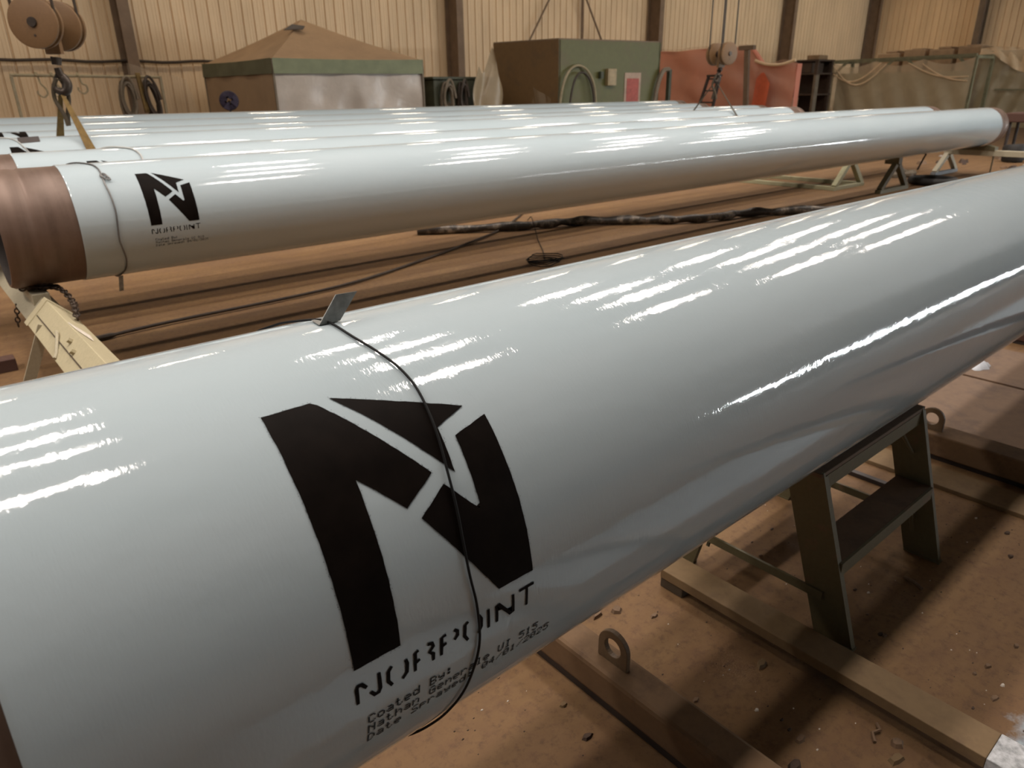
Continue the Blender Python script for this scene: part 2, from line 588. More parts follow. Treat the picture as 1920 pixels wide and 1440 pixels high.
# cross bracing rods and a conduit in the third wall bay
tag(MB().tube([(18.1, 20.75, 2.4), (22.0, 20.75, 7.9)], 0.035).build('brace_rod', 'column', None, True), 'thin diagonal rod rising to the right above the brown side of the container', 'rod')
tag(MB().tube([(22.6, 20.5, 2.4), (18.9, 20.5, 8.0)], 0.035).build('brace_rod', 'column', None, True), 'thin diagonal rod falling to the right above the green container', 'rod')
tag(MB().tube([(21.35, 20.85, 0.2), (21.35, 20.85, 8.2)], 0.05).build('conduit', 'column', None, True), 'thin upright conduit on the cream wall above the green container corner', 'conduit')
pts = [(1.6 + 0.35 * i, 20.88, 2.27 + 0.018 * sin(i * 1.3) - 0.03 * sin(pi * i / 17)) for i in range(18)]
tag(MB().tube(pts, 0.035).build('wall_cable', 'cable', None, True), 'dark cable strung along the cream wall above the hook rail', 'cable')

# high bay lamps: four rows by the length of the hall
lamp0 = None
for i in range(-2, 5):
    for j, y in enumerate((1.07, 3.0, 4.48, 6.5)):
        loc = (0.32 + 4.09 * i, y, 7.3)
        if lamp0 is None:
            lamp0 = thing('ceiling_lamp', loc, 'long high bay lamp hung under the roof over the pipes', 'lamp', 'high bay lamps over the pipes')
            x0, y0, z0 = loc
            MB().box(x0 - 0.56, x0 + 0.56, y0 - 0.26, y0 + 0.26, z0 + 0.01, z0 + 0.09).build('housing', 'housing', lamp0)
            MB().add([(x0 - 0.52, y0 - 0.2, z0), (x0 + 0.52, y0 - 0.2, z0), (x0 + 0.52, y0 + 0.2, z0), (x0 - 0.52, y0 + 0.2, z0)], [(0, 3, 2, 1)]).build('diffuser', 'lamp', lamp0)
            MB().tube([(x0 - 0.5, y0, z0 + 0.09), (x0 - 0.5, y0, 8.4)], 0.006, 6).build('hanger', 'housing', lamp0)
            MB().tube([(x0 + 0.5, y0, z0 + 0.09), (x0 + 0.5, y0, 8.4)], 0.006, 6).build('hanger', 'housing', lamp0)
        else:
            dup(lamp0, loc)

fill_lamp = None  # unseen row of fill lamps, added to brighten the back wall
for i in range(11):
    for y in (17.4,):
        loc = (0.32 + 4.09 * i, y, 7.3)
        if fill_lamp is None:
            fill_lamp = dup(lamp0, loc, 'added unseen warm fill lamp under the roof over the far aisle', 'added warm fill lamps over the far aisle')
            for ch in fill_lamp.children:
                if ch.name.startswith('diffuser'):
                    ch.data = ch.data.copy()
                    ch.data.materials[0] = M['wall_fill']
        else:
            dup(fill_lamp, loc)

# ------------------------------------------------------------------ pipes
R = 0.305


def on_pipe(P, x, v, lift=0.0008):
    """point on the pipe's skin: x along it, v arc length above the level of its axis on the camera's side"""
    t = v / R
    rr = R + lift
    return (x, P['y'] - rr * cos(t), P['z'] + rr * sin(t))


def decal(P, outlines, name, parent, mat, u0, v0, jitter=0.0004, lift=0.0008, step=0.012):
    bm = bmesh.new()
    for out in outlines:
        pts = []
        n = len(out)
        for i in range(n):
            a, b = Vector(out[i]), Vector(out[(i + 1) % n])
            k = max(1, int((b - a).length / 0.008))
            for q in range(k):
                p = a.lerp(b, q / k)
                if jitter and q:
                    p = p + Vector((random.uniform(-jitter, jitter), random.uniform(-jitter, jitter)))
                pts.append(p)
        f = bm.faces.new([bm.verts.new((p[0], p[1], 0)) for p in pts])
        bmesh.ops.triangulate(bm, faces=[f])
    for _ in range(6):
        long = [e for e in bm.edges if abs(e.verts[0].co.y - e.verts[1].co.y) > step]
        if not long:
            break
        bmesh.ops.subdivide_edges(bm, edges=long, cuts=1)
        bmesh.ops.triangulate(bm, faces=[f for f in bm.faces if len(f.verts) > 3])
    of = off(parent)
    for v in bm.verts:
        v.co = Vector(on_pipe(P, u0 + v.co.x, v0 + v.co.y, lift)) - of
    bmesh.ops.recalc_face_normals(bm, faces=bm.faces)
    me = bpy.data.meshes.new(name)
    bm.to_mesh(me)
    bm.free()
    c = Vector((0, P['y'], P['z'])) - of
    flip = False
    for p in me.polygons:
        p.use_smooth = True
    me.materials.append(M[mat])
    o = bpy.data.objects.new(name, me)
    COL.objects.link(o)
    o.parent = parent
    return o


LOGO = [[(0, .329), (.057, .329), (.064, .3235), (.152, .199), (.1065, .1715), (.0628, .2225), (.0585, .051), (.0575, .029), (0, .029)],
        [(.081, .3285), (.232, .2632), (.1852, .2474), (.1812, .189)],
        [(.255, .2435), (.202, .2305), (.198, .1354), (.161, .1818), (.119, .1552), (.199, .031), (.255, .031)]]
STROKES = [[(0, -.017), (0, .004), (.002, .0075), (.0065, .007), (.012, -.0005)], [(.016, -.0095), (.021, -.0168), (.026, -.0165), (.028, -.012), (.028, .0098)],
           [(.0442, .0086), (.0392, .0035), (.0384, -.0095), (.0432, -.0178)], [(.0620, .0072), (.0637, 0), (.0625, -.0115), (.0565, -.0176)],
           [(.0795, .0096), (.0747, .0073), (.0735, -.0175)], [(.0738, -.0066), (.0805, -.0036)],
           [(.0920, .0103), (.0980, .0085), (.0995, .0035), (.0938, -.0022), (.0990, -.0072), (.0988, -.0170)],
           [(.1180, .0092), (.1115, .0078), (.1100, -.0168)], [(.1104, -.0046), (.1178, -.0026)], [(.1300, .0093), (.1342, .0052), (.1340, -.0008), (.1292, -.0050)],
           [(.1505, .0097), (.1455, .0069), (.1443, -.0086), (.1492, -.0174)], [(.1665, .0103), (.1700, .0030), (.1695, -.0085), (.1652, -.0160)],
           [(.1812, .0112), (.1812, -.0168)], [(.1943, -.0155), (.1943, .0088), (.1972, .0096), (.2165, -.0146), (.2207, -.0139), (.2210, .0120)],
           [(.2310, .0120), (.2560, .0122)], [(.2440, .0120), (.2432, -.0158)]]
FONT = {'C': '01110100011000010000100001000101110', 'o': '00000000000111010001100011000101110', 'a': '00000000000111000001011111000101111', 't': '01000010001110001000010000100100110',
        'e': '00000000000111010001111111000001110', 'd': '00001000010110110011100011000101111', 'B': '11110100011000111110100011000111110', 'y': '00000000001000110001011110000101110',
        ':': '00000011000110000000011000110000000', 'N': '10001110011010110011100011000110001', 'h': '10000100001011011001100011000110001', 'n': '00000000001011011001100011000110001',
        'G': '01110100011000010111100011000101111', 'r': '00000000001011011001100001000010000', 'l': '01100001000010000100001000010001110', 'U': '10001100011000110001100011000101110',
        'I': '01110001000010000100001000010001110', '5': '11111100001111000001000011000101110', '1': '00100011000010000100001000010001110', 'D': '11100100101000110001100011001011100',
        'S': '01111100001000001110000010000111110', 'p': '00000000001111010001111101000010000', '0': '01110100011001110101110011000101110', '4': '00010001100101010010111110001000010',
        '/': '00000000010001000100010001000000000', '2': '01110100010000100010001000100011111'}
LINES = [('Coated By:', -.0448), ('Nathan Generale UI 515', -.0622), ('Date Sprayed: 04/01/2025', -.0795)]


def stroke_outline(pts, w):
    L, Rr = [], []
    pts = [Vector(p) for p in pts]
    for i, p in enumerate(pts):
        d = (pts[min(i + 1, len(pts) - 1)] - pts[max(i - 1, 0)]).normalized()
        n = Vector((-d.y, d.x))
        ww = w * (0.82 if i in (0, len(pts) - 1) else 1.0)
        L.append(p + n * ww / 2)
        Rr.append(p - n * ww / 2)
    return [tuple(p) for p in L + Rr[::-1]]


def marks(P, root, u0, v0, full=True):
    dv = v0
    for out in LOGO:
        decal(P, [out], 'stencil_mark', root, 'black', u0, dv)
    if not full:
        return
    for st in STROKES:
        decal(P, [stroke_outline(st, 0.0050)], 'stencil_letter_stroke', root, 'black', u0 - 0.0005, dv, 0.0002)
    mb = MB()
    for text, top in LINES:
        for k, ch in enumerate(text):
            g = FONT.get(ch)
            if not g:
                continue
            for q, bit in enumerate(g):
                if bit == '1':
                    cx = u0 + 0.0115 + k * 0.01185 + (q % 5) * 0.00188
                    cv = dv + top - (q // 5) * 0.00205
                    a = [(-.00105, -.00088), (.00105, -.00088), (.00105, .00088), (-.00105, .00088)]
                    mb.add([on_pipe(P, cx + i, cv + j) for i, j in a], [(0, 1, 2, 3)])
    mb.build('printed_text', 'ink', root)
    # overspray specks along the stencil's lower edges
    mb = MB()
    for out in LOGO:
        n = len(out)
        for i in range(n):
            a, b = Vector(out[i]), Vector(out[(i + 1) % n])
            for _ in range(int((b - a).length * 420)):
                p = a.lerp(b, random.random()) + Vector((random.gauss(0, .0012), random.gauss(0, .0012)))
                s = random.uniform(.0002, .0004)
                mb.add([on_pipe(P, u0 + p.x + i2 * s, dv + p.y + j2 * s, .0006) for i2, j2 in ((-1, -1), (1, -1), (1, 1), (-1, 1))], [(0, 1, 2, 3)])
    tag(mb.build('overspray_specks', 'black', root), kind='stuff')


def pipe(y, z, x_end, x_coat, x_coat2, x_end2, label, cap=False, seg=96):
    P = {'y': y, 'z': z}
    o = thing('coated_pipe', (x_end, y, z), label, 'pipe', None)
    P['o'] = o
    nx = 24
    prof = [(x_coat - x_end, R - 0.008), (x_coat - x_end, R - 0.001), (x_coat - x_end + 0.003, R)]
    prof += [(x_coat - x_end + 0.006, R), (x_coat - x_end + 0.012, R)]
    prof += [(x_coat - x_end + 0.003 + (x_coat2 - x_coat - 0.006) * i / nx, R) for i in range(1, nx)]
    prof += [(x_coat2 - x_end - 0.012, R), (x_coat2 - x_end - 0.006, R), (x_coat2 - x_end - 0.003, R)]
    prof += [(x_coat2 - x_end, R - 0.001), (x_coat2 - x_end, R - 0.008)]
    MB().lathe(prof, (x_end, y, z), (1, 0, 0), seg).build('coating', 'paint', o, True)
    for a, b, s in ((x_end, x_coat, 1), (x_end2, x_coat2, -1)):
        d = abs(b - a)
        pr = [(d + 0.004, R - 0.005), (0.165, R - 0.005), (0.160, R - 0.009), (0.140, R - 0.009), (0.134, R - 0.006), (0.02, R - 0.006), (0.0, R - 0.018), (0.0, R - 0.03)]
        MB().lathe([(t * s, q) for t, q in pr], (a, y, z), (1, 0, 0), seg).build('bare_end', 'steel', o, True)
        MB().lathe([(0.0, R - 0.0301), (0.9 * s, R - 0.0301), (0.9 * s, 0.0)], (a, y, z), (1, 0, 0), 48).build('bore', 'bore', o, True)
    return P


PN = pipe(.858, .807, -.40, -.036, 14.2, 14.55, 'nearest big grey-blue coated pipe crossing the whole foreground', seg=192)
P2 = pipe(4.51, .775, .36, .695, 14.26, 14.6, 'second grey-blue pipe, with a full black mark and brown bare end at left', seg=128)
P3 = pipe(5.5, .79, .28, .625, 14.25, 14.58, 'third grey-blue pipe, whose crown shows just behind the second pipe', seg=96)
PC = pipe(7.2, .81, -.6, -.25, 12.55, 12.95, 'fourth grey-blue pipe, slung in webbing straps from the two hoist blocks', seg=96)
PD = pipe(8.7, .805, -.4, -.05, 14.0, 14.3, 'fifth grey-blue pipe, next behind the pipe hung in straps')
PE = pipe(10.3, .834, -.5, -.15, 14.2, 14.5, 'sixth grey-blue pipe, last but one before the wall')
PF = pipe(12.0, .875, -.2, .15, 15.6, 15.95, 'farthest grey-blue pipe, nearest the cream wall')
marks(PN, PN['o'], .245, 0)
marks(P2, P2['o'], 1.03, -.041)
marks(P3, P3['o'], 1.0, -.045, False)
marks(PC, PC['o'], .81, -.045, False)
marks(PD, PD['o'], .91, .255, False)


# wire ties round the pipes, with metal tabs
def wire_tie(P, pts, rad, mat, label, close=True, lift=0.003):
    """pts: (x, angle in degrees above the near side)"""
    line = [(P['y'] - (R + lift) * cos(radians(a)), P['z'] + (R + lift) * sin(radians(a)), x) for x, a in pts]
    line = [Vector((x, y, z)) for y, z, x in line]
    # smooth
    out = []
    for i in range(len(line) - 1):
        p0, p1, p2, p3 = line[max(i - 1, 0)], line[i], line[i + 1], line[min(i + 2, len(line) - 1)]
        for q in range(6):
            t = q / 6
            out.append(0.5 * ((2 * p1) + (p2 - p0) * t + (2 * p0 - 5 * p1 + 4 * p2 - p3) * t * t + (3 * p1 - p0 - 3 * p2 + p3) * t ** 3))
    out.append(line[-1])
    c = Vector((0, P['y'], P['z']))
    for p in out:     # never sink into the pipe
        d = hypot(p.y - c.y, p.z - c.z)
        if d < R + rad + .0004:
            k = (R + rad + .0004) / d
            p.y, p.z = c.y + (p.y - c.y) * k, c.z + (p.z - c.z) * k
    return tag(MB().tube(out, rad, 8).build('wire_tie', mat, None, True), label, 'wire')


back = [(.300, 250), (.305, 215), (.315, 180), (.33, 150), (.352, 125), (.372, 110), (.392, 101)]
front = [(.406, 97), (.409, 93), (.409, 87.8), (.410, 79.8), (.418, 72.6), (.427, 65.9), (.431, 60.8), (.4315, 56.5), (.429, 51.6), (.424, 44.8), (.416, 36.8), (.410, 28.5), (.405, 20.3),
         (.404, 12.8), (.4075, 5.8), (.4095, -1.8), (.409, -7.4), (.405, -13.0), (.399, -20.5), (.390, -28), (.378, -38), (.355, -48), (.33, -62), (.31, -85), (.303, -105)]
wire_tie(PN, back + front, .0017, 'wire', 'thin black wire tied round the nearest pipe across its black mark')
t = thing('metal_tab', (.403, .858, 1.113), 'bent grey sheet metal tab standing up under the wire on the nearest pipe', 'tab')
# a strip leaning away, its foot bent flat along the pipe's crown
a0, a1 = Vector((.395, .868, 1.1135)), Vector((.426, .868, 1.1135))
n1, n2 = Vector((.030, .002, .0365)), Vector((.031, .002, .0355))
mb = MB()
vs = [a0, a1, a1 + n2, a0 + n1]
mb.add([Vector(v) + Vector((0, 0, 0)) for v in vs] + [Vector(v) + Vector((.0007, -.0009, 0)) for v in vs], [(0, 1, 2, 3), (7, 6, 5, 4), (0, 4, 5, 1), (1, 5, 6, 2), (2, 6, 7, 3), (3, 7, 4, 0)])
mb.build('blade', 'tab', t)
mb = MB()
vs = [a0, a1, a1 + Vector((.004, .03, -.0015)), a0 + Vector((.004, .03, -.0015))]
mb.add(vs + [v + Vector((0, 0, .0009)) for v in vs], [(0, 1, 2, 3), (7, 6, 5, 4), (0, 4, 5, 1), (1, 5, 6, 2), (2, 6, 7, 3), (3, 7, 4, 0)])
mb.build('foot', 'tab', t)

wire_tie(P2, [(.70, 150), (.76, 110), (.82, 86), (.855, 77), (.870, 68), (.872, 58), (.868, 44), (.873, 33), (.875, 16), (.866, 0), (.863, -13), (.872, -22), (.886, -36), (.884, -54), (.868, -68), (.86, -90), (.84, -115)],
         .0042, 'grey_wire', 'grey wire with a kink tied round the second pipe beside its black mark')
kn = MB()
for s in (0, 1, 2):
    kn.tube([on_pipe(P2, .878 + .016 * sin(w * pi / 6 + s) + .004 * s, (54 + 3.4 * cos(w * pi / 6 + s * 1.4) - 2 * s) * pi / 180 * R, .006 + .003 * s) for w in range(12)], .003, 6, True)
tag(kn.build('wire_knot', 'grey_wire', None, True), 'small knotted loops of wire near the crown of the second pipe', 'wire')
tag(MB().poly([(-.012, 0), (.012, 0), (.012, -.085), (-.012, -.085)], (.868, 4.395, .482), (1, .15, 0), (.15, 0, .99), .002).build('metal_tab', 'tab'),
    'small dark tab hanging beneath the second pipe from its wire', 'tab')
wire_tie(P3, [(1.12, 115), (1.22, 88), (1.29, 76), (1.315, 68), (1.328, 58), (1.325, 46), (1.32, 20), (1.31, -10), (1.30, -60)], .006, 'white_wire', 'pale wire arched over the crown of the third pipe')
wire_tie(PC, [(.70, 120), (.80, 88), (.845, 78), (.862, 72), (.885, 64), (.905, 52), (.925, 40), (.935, 20), (.93, -20)], .005, 'white_wire', 'pale wire over the strapped pipe at the far left')
tag(MB().poly([(0, -.03), (.15, -.02), (.15, .03), (0, .025)], (.885, 7.2 - .318 * cos(radians(66)), .81 + .318 * sin(radians(66))), (1, .04, 0), (0, .6, .8), .004).build('metal_tab', 'dark'),
    'dark flat tab lying on the strapped pipe at the far left', 'tab')

# ------------------------------------------------------------------ the olive step stand under the nearest pipe
t = thing('pipe_stand', (1.93, .86, 0), 'olive painted steel step stand under the nearest pipe at right', 'stand')
X0, X1 = 1.612, 2.215
B0, B1 = 1.650, 2.232
TOP = .502
for side, sgn in (('front', -1), ('rear', 1)):
    yt, yb = .86 + sgn * .122, .86 + sgn * .258
    for x, xb in ((X0, B0), (X1, B1)):
        dirv = Vector((0, yb - yt, -TOP + .012)).normalized()
        mb = MB()
        # channel leg: broad web and two narrow flanges
        w = .052
        e = 1 if x == X0 else -1
        mb.beam((x, yt, TOP - .012), (xb, yb, 0.0), .007, 2 * w, (0, 1, 0))
        mb.beam((x + .010, yt - w + .003, TOP - .012), (xb + .010, yb - w + .003, 0.0), .016, .007, (0, 1, 0))
        mb.beam((x + .010, yt + w - .003, TOP - .012), (xb + .010, yb + w - .003, 0.0), .016, .007, (0, 1, 0))
        mb.build('leg', 'stand', t)
    # step tread between the legs, with a front lip
    f = 0.5
    ym, zm = yt + (yb - yt) * f, TOP * (1 - f)
    MB().box(X0 + .024, X1 + .004, ym - .05, ym + .05, zm - .005, zm + .005).build('tread', 'stand_dust', t)
    MB().box(X0 + .024, X1 + .004, ym + sgn * .0545 - .004, ym + sgn * .0545 + .004, zm - .035, zm + .005).build('tread_lip', 'stand', t)
    # knee braces
    for x, e in ((X0 + .03, 1), (X1 + .004, -1)):
        MB().tube([(x + e * .01, ym - .03, zm - .16), (x + e * .09, ym - .03, zm - .005)], .006, 8).build('knee_brace', 'stand', t, True)
        MB().tube([(x + e * .01, yt + sgn * .05, TOP - .15), (x + e * .09, yt + sgn * .015, TOP - .035)], .006, 8).build('knee_brace', 'stand', t, True)
MB().box(X0 - .01, X1 + .018, .86 - .172, .86 + .172, TOP - .012, TOP).build('top_plate', 'stand_dust', t, bev=.002)
for sgn in (-1, 1):
    MB().box(X0, X1 + .01, .86 + sgn * .167 - .005, .86 + sgn * .167 + .005, TOP - .055, TOP - .0125).build('top_lip', 'stand', t)
for x in (X0 + .028, X1 + .012):
    MB().box(x - .012, x - .004, .86 - .215, .86 + .215, .125, .150).build('spreader_bar', 'stand', t)
for sgn in (-1, 1):
    for x in (B0, B1):
        MB().box(x - .006, x + .02, .86 + sgn * .258 - .054, .86 + sgn * .258 + .054, 0, .006).build('foot_pad', 'stand', t)


# ------------------------------------------------------------------ cream beam stand under the second pipe
t = thing('beam_stand', (.47, 3.6, 0), 'chipped cream box beam stand under the brown end of the second pipe', 'stand')
rx = .462


def angle_bar(y0, y1, w, th, z, name, mat, bev=.003):
    # inverted angle iron, its ridge upwards
    o = [(0, z), (w, z - w), (w - th, z - w), (0, z - th * 1.5), (-w + th, z - w), (-w, z - w)]
    n = len(o)
    vs = [(rx + a, y0, b) for a, b in o] + [(rx + a, y1, b) for a, b in o]
    return MB().add(vs, [tuple(range(n)), tuple(range(2 * n - 1, n - 1, -1))] + [(i, (i + 1) % n, n + (i + 1) % n, n + i) for i in range(n)]).build(name, mat, t, bev=bev)


rail = angle_bar(2.5, 4.19, .106, .012, .470, 'outer_rail', 'cream')
angle_bar(4.12, 4.20, .113, .012, .4765, 'end_collar', 'cream')
angle_bar(4.1, 5.9, .094, .010, .452, 'inner_rail', 'grey_cream')
MB().box(rx - .04, rx + .04, 4.3, 5.72, .40, .4695).build('rest_pad', 'grey_cream', t, bev=.003)
MB().beam((rx - .060, 2.9, .412), (rx - .060, 4.1, .412), .005, .004, (-1, 0, 1)).build('weld_seam', 'block', rail)
for y in (3.98, 2.75):
    for e in (-1, 1):
        mb = MB()
        mb.beam((rx + e * .06, y, .40), (rx + e * .23, y, .03), .012, .11, (0, 1, 0))
        mb.beam((rx + e * .06, y - .05, .40), (rx + e * .23, y - .05, .03), .05, .012, (0, 1, 0))
        mb.build('leg', 'grey_cream', t)
    MB().box(.47 - .30, .47 + .30, y - .05, y + .05, .0, .03).build('foot_bar', 'grey_cream', t, bev=.003)
MB().tube([(rx - .105, 3.44, .375), (rx - .09, 3.47, .385), (rx - .055, 3.60, .432), (rx - .05, 3.64, .435)], .007, 8).build('locking_handle', 'grey_cream', t, True)
for y, k in ((3.42, .03), (3.30, .045)):
    MB().lathe([(0, 0), (0, .013), (.018, .013), (.018, 0)], (rx - k, y, .470 - k), (-1, 0, 1), 6).build('bolt', 'cream', rail)
MB().add([(rx + .0, 3.62, .4712), (rx + .06, 3.55, .414), (rx + .05, 3.42, .424), (rx + .012, 3.50, .4615)], [(0, 1, 2, 3)]).build('peeling_paint_flake', 'chip_white', t, solid=.003)
# chain over the beam under the pipe
t = thing('chain', (.48, 4.3, .47), 'dark oily chain draped over the cream beam under the second pipe', 'chain')
cpath = []
for i in range(30):
    s = i / 29
    if s < .45:
        q = s / .45
        cpath.append(Vector((.40 + .15 * q, 4.44 - .12 * q, .470 + .012 * sin(q * pi) + .004 * sin(q * 9))))
    else:
        q = (s - .45) / .55
        cpath.append(Vector((.55 + .018 * sin(q * 4), 4.32 - .46 * q, .466 - .05 * q + .006 * sin(q * 11))))
for i in range(len(cpath) - 1):
    c = (cpath[i] + cpath[i + 1]) / 2
    d = (cpath[i + 1] - cpath[i]).normalized()
    sd = d.cross(Vector((0, 0, 1))).normalized()
    up = sd.cross(d)
    u = sd if i % 2 else up
    pts = []
    for k in range(12):
        w = 2 * pi * k / 12
        pts.append(c + d * (.019 * cos(w)) + u * (.013 * sin(w)) + Vector((0, 0, .012)))
    MB().tube(pts, .0056, 6, True).build('link', 'chain', t, True)
t = thing('chain', (.33, 4.42, .4), 'short rusty chain hanging off the cream beam at the left edge', 'chain')
for i in range(5):
    c = Vector((.372 - .004 * i, 4.62, .352 - .024 * i))
    u = Vector((1, 0, 0)) if i % 2 else Vector((0, 1, 0))
    MB().tube([c + Vector((0, 0, .0155 * cos(2 * pi * k / 10))) + u * (.0105 * sin(2 * pi * k / 10)) for k in range(10)], .0042, 6, True).build('link', 'chain', t, True)
tag(MB().box(-1.5, .30, 4.62, 4.72, 0, .07).build('floor_rail', 'darkrust', None, bev=.004), 'dark red rail lying on the floor at the left edge, behind the cream stand', 'rail')
tag(MB().box(-1.5, .14, 4.12, 4.2, 0, .06).build('floor_rail', 'grey_cream', None, bev=.004), 'grey cream rail on the floor at the left edge, beside the cream stand', 'rail')


# ------------------------------------------------------------------ rails, planks and lugs on the near floor
def lug(parent, x, y, z, label=None):
    out = [(-.046, 0), (.046, 0), (.046, .046)]
    n = 12
    out += [(.046 * cos(pi * k / n), .046 + .046 * sin(pi * k / n)) for k in range(n + 1)][1:]
    hole = [(.025 * cos(2 * pi * k / 24), .046 + .025 * sin(2 * pi * k / 24)) for k in range(24)]
    # ring of quads between outline and hole
    outer = []
    for k in range(24):
        w = 2 * pi * k / 24
        dx, dz = cos(w), sin(w)
        if dz >= 0:
            outer.append((.046 * dx, .046 + .046 * dz))
        else:
            s = min(.046 / abs(dx) if abs(dx) > 1e-6 else 9, .046 / abs(dz))
            outer.append((dx * s, .046 + dz * s))
    vs, fs = [], []
    for sx in (-.007, .007):
        vs += [(x + sx, y + a, z + b) for a, b in outer] + [(x + sx, y + a, z + b) for a, b in hole]
    for k in range(24):
        k2 = (k + 1) % 24
        fs += [(k, k2, 24 + k2, 24 + k), (48 + k, 72 + k, 72 + k2, 48 + k2), (k, 48 + k, 48 + k2, k2), (24 + k, 24 + k2, 72 + k2, 72 + k)]
    MB().add(vs, fs).build('lifting_lug', 'lug', parent, bev=.002)


t = thing('floor_beam', (1.05, 0, 0), 'dusty rusty floor beam with a lifting lug, nearest the camera', 'beam')
MB().box(1.005, 1.098, -1.4, 1.6, 0.022, .112).build('box_section', 'rust', t, bev=.012)
MB().box(1.012, 1.09, -1.4, 1.6, 0.0, .0215).build('gap_shade', 'dark', t)  # near-black strip, the shadow gap under the beam put in as colour
lug(t, 1.052, .872, .112)
t = thing('floor_beam', (3.0, 0, 0), 'rusty floor beam with a lifting lug, right of the olive stand', 'beam')
MB().box(2.94, 3.06, -1.4, 1.6, .022, .112).build('box_section', 'rust', t, bev=.006)
MB().box(2.955, 3.05, -1.4, 1.6, 0, .0215).build('gap_shade', 'dark', t)  # near-black strip for the shadow gap under this beam
lug(t, 2.985, .885, .112)
t = thing('floor_beam', (4.85, 0, 0), 'dark red floor beam at the right edge, farthest along the nearest pipe', 'beam')
MB().box(4.8, 4.92, -1.4, 2.0, .022, .112).build('box_section', 'darkrust', t, bev=.006)
MB().box(4.81, 4.91, -1.4, 2.0, 0, .0215).build('gap_shade', 'dark', t)  # near-black strip for the shadow under the dark red beam
t = thing('wood_plank', (1.525, .5, 0), 'dusty timber plank with a silver end, raised on blocks before the olive stand', 'plank')
MB().box(1.478, 1.574, .188, 1.062, .038, .068).build('board', 'plank', t, bev=.002)
MB().box(1.4775, 1.5745, -.6, .1875, .0375, .0685).build('painted_end', 'silver', t, bev=.002)
tag(MB().box(1.486, 1.566, .985, 1.066, 0, .0375).build('wood_block', 'block', None, bev=.003), 'dark wood block propping up the far end of the timber plank', 'block')
tag(MB().box(1.486, 1.566, -.45, -.35, 0, .037).build('wood_block', 'block', None, bev=.003), 'dark wood block under the silver painted end of the timber plank', 'block')
tag(MB().box(2.72, 2.875, -1.2, 1.5, 0, .016).build('floor_plank', 'plank', None, bev=.002), 'thin tan plank lying along the rusty floor beam right of the olive stand', 'plank')
tag(MB().box(2.575, 2.60, .80, 1.04, 0, .018).build('shadow_strip', 'dark', None, bev=.002), 'short black strip shaped as a shadow on the floor behind the olive stand step', 'shade')  # black strip put in for the dark shadow slot under a plank
tag(MB().box(3.075, 4.0, -1.2, 1.5, 0, .014).build('floor_plate', 'plate', None, bev=.002), 'wide dusty plate on the floor right of the second rusty beam', 'plate')
tag(MB().box(4.02, 4.60, -1.2, 1.6, 0, .016).build('floor_plate', 'plate', None, bev=.002), 'dusty plate on the floor beside the dark red beam at the right edge', 'plate')
# white scrap
bm = MB()
n = 14
vs = [(4.2 + .085 * cos(2 * pi * k / n) * random.uniform(.7, 1.1), 1.075 + .045 * sin(2 * pi * k / n) * random.uniform(.7, 1.1), .017) for k in range(n)]
vs2 = [(4.2 + (a - 4.2) * .6, 1.075 + (b - 1.075) * .6, .032 + random.uniform(-.004, .01)) for a, b, c in vs]
bm.add(vs + vs2 + [(4.2, 1.075, .045)], [(k, (k + 1) % n, n + (k + 1) % n, n + k) for k in range(n)] + [(n + k, n + (k + 1) % n, 2 * n) for k in range(n)] + [tuple(range(n - 1, -1, -1))])
tag(bm.build('paper_scrap', 'rag', None, True), 'crumpled bluish white scrap on the floor plate at the right edge', 'scrap')


def chip(x, y, s, mat, z=0.0, name='debris_chip'):
    n = 6
    vs = []
    ph = random.uniform(0, 6)
    for k in range(n):
        r_ = s * random.uniform(.6, 1.1)
        vs.append((x + r_ * cos(ph + 2 * pi * k / n) * 1.3, y + r_ * sin(ph + 2 * pi * k / n) * .8, z))
    top = [(x + (a - x) * .7, y + (b - y) * .7, z + s * random.uniform(.3, .6)) for a, b, c in vs]
    return MB().add(vs + top, [(k, (k + 1) % n, n + (k + 1) % n, n + k) for k in range(n)] + [tuple(range(n, 2 * n)), tuple(range(n - 1, -1, -1))])


def clear(x, y):
    for a, b, c, d in ((.98, 1.12, -2, 2), (1.46, 1.60, -1, 1.1), (2.70, 2.90, -2, 2), (2.92, 3.08, -2, 2), (1.62, 1.69, .5, 1.3), (2.2, 2.27, .5, 1.3), (2.5, 2.66, .7, 1.1)):
        if a < x < b and c < y < d:
            return False
    return True


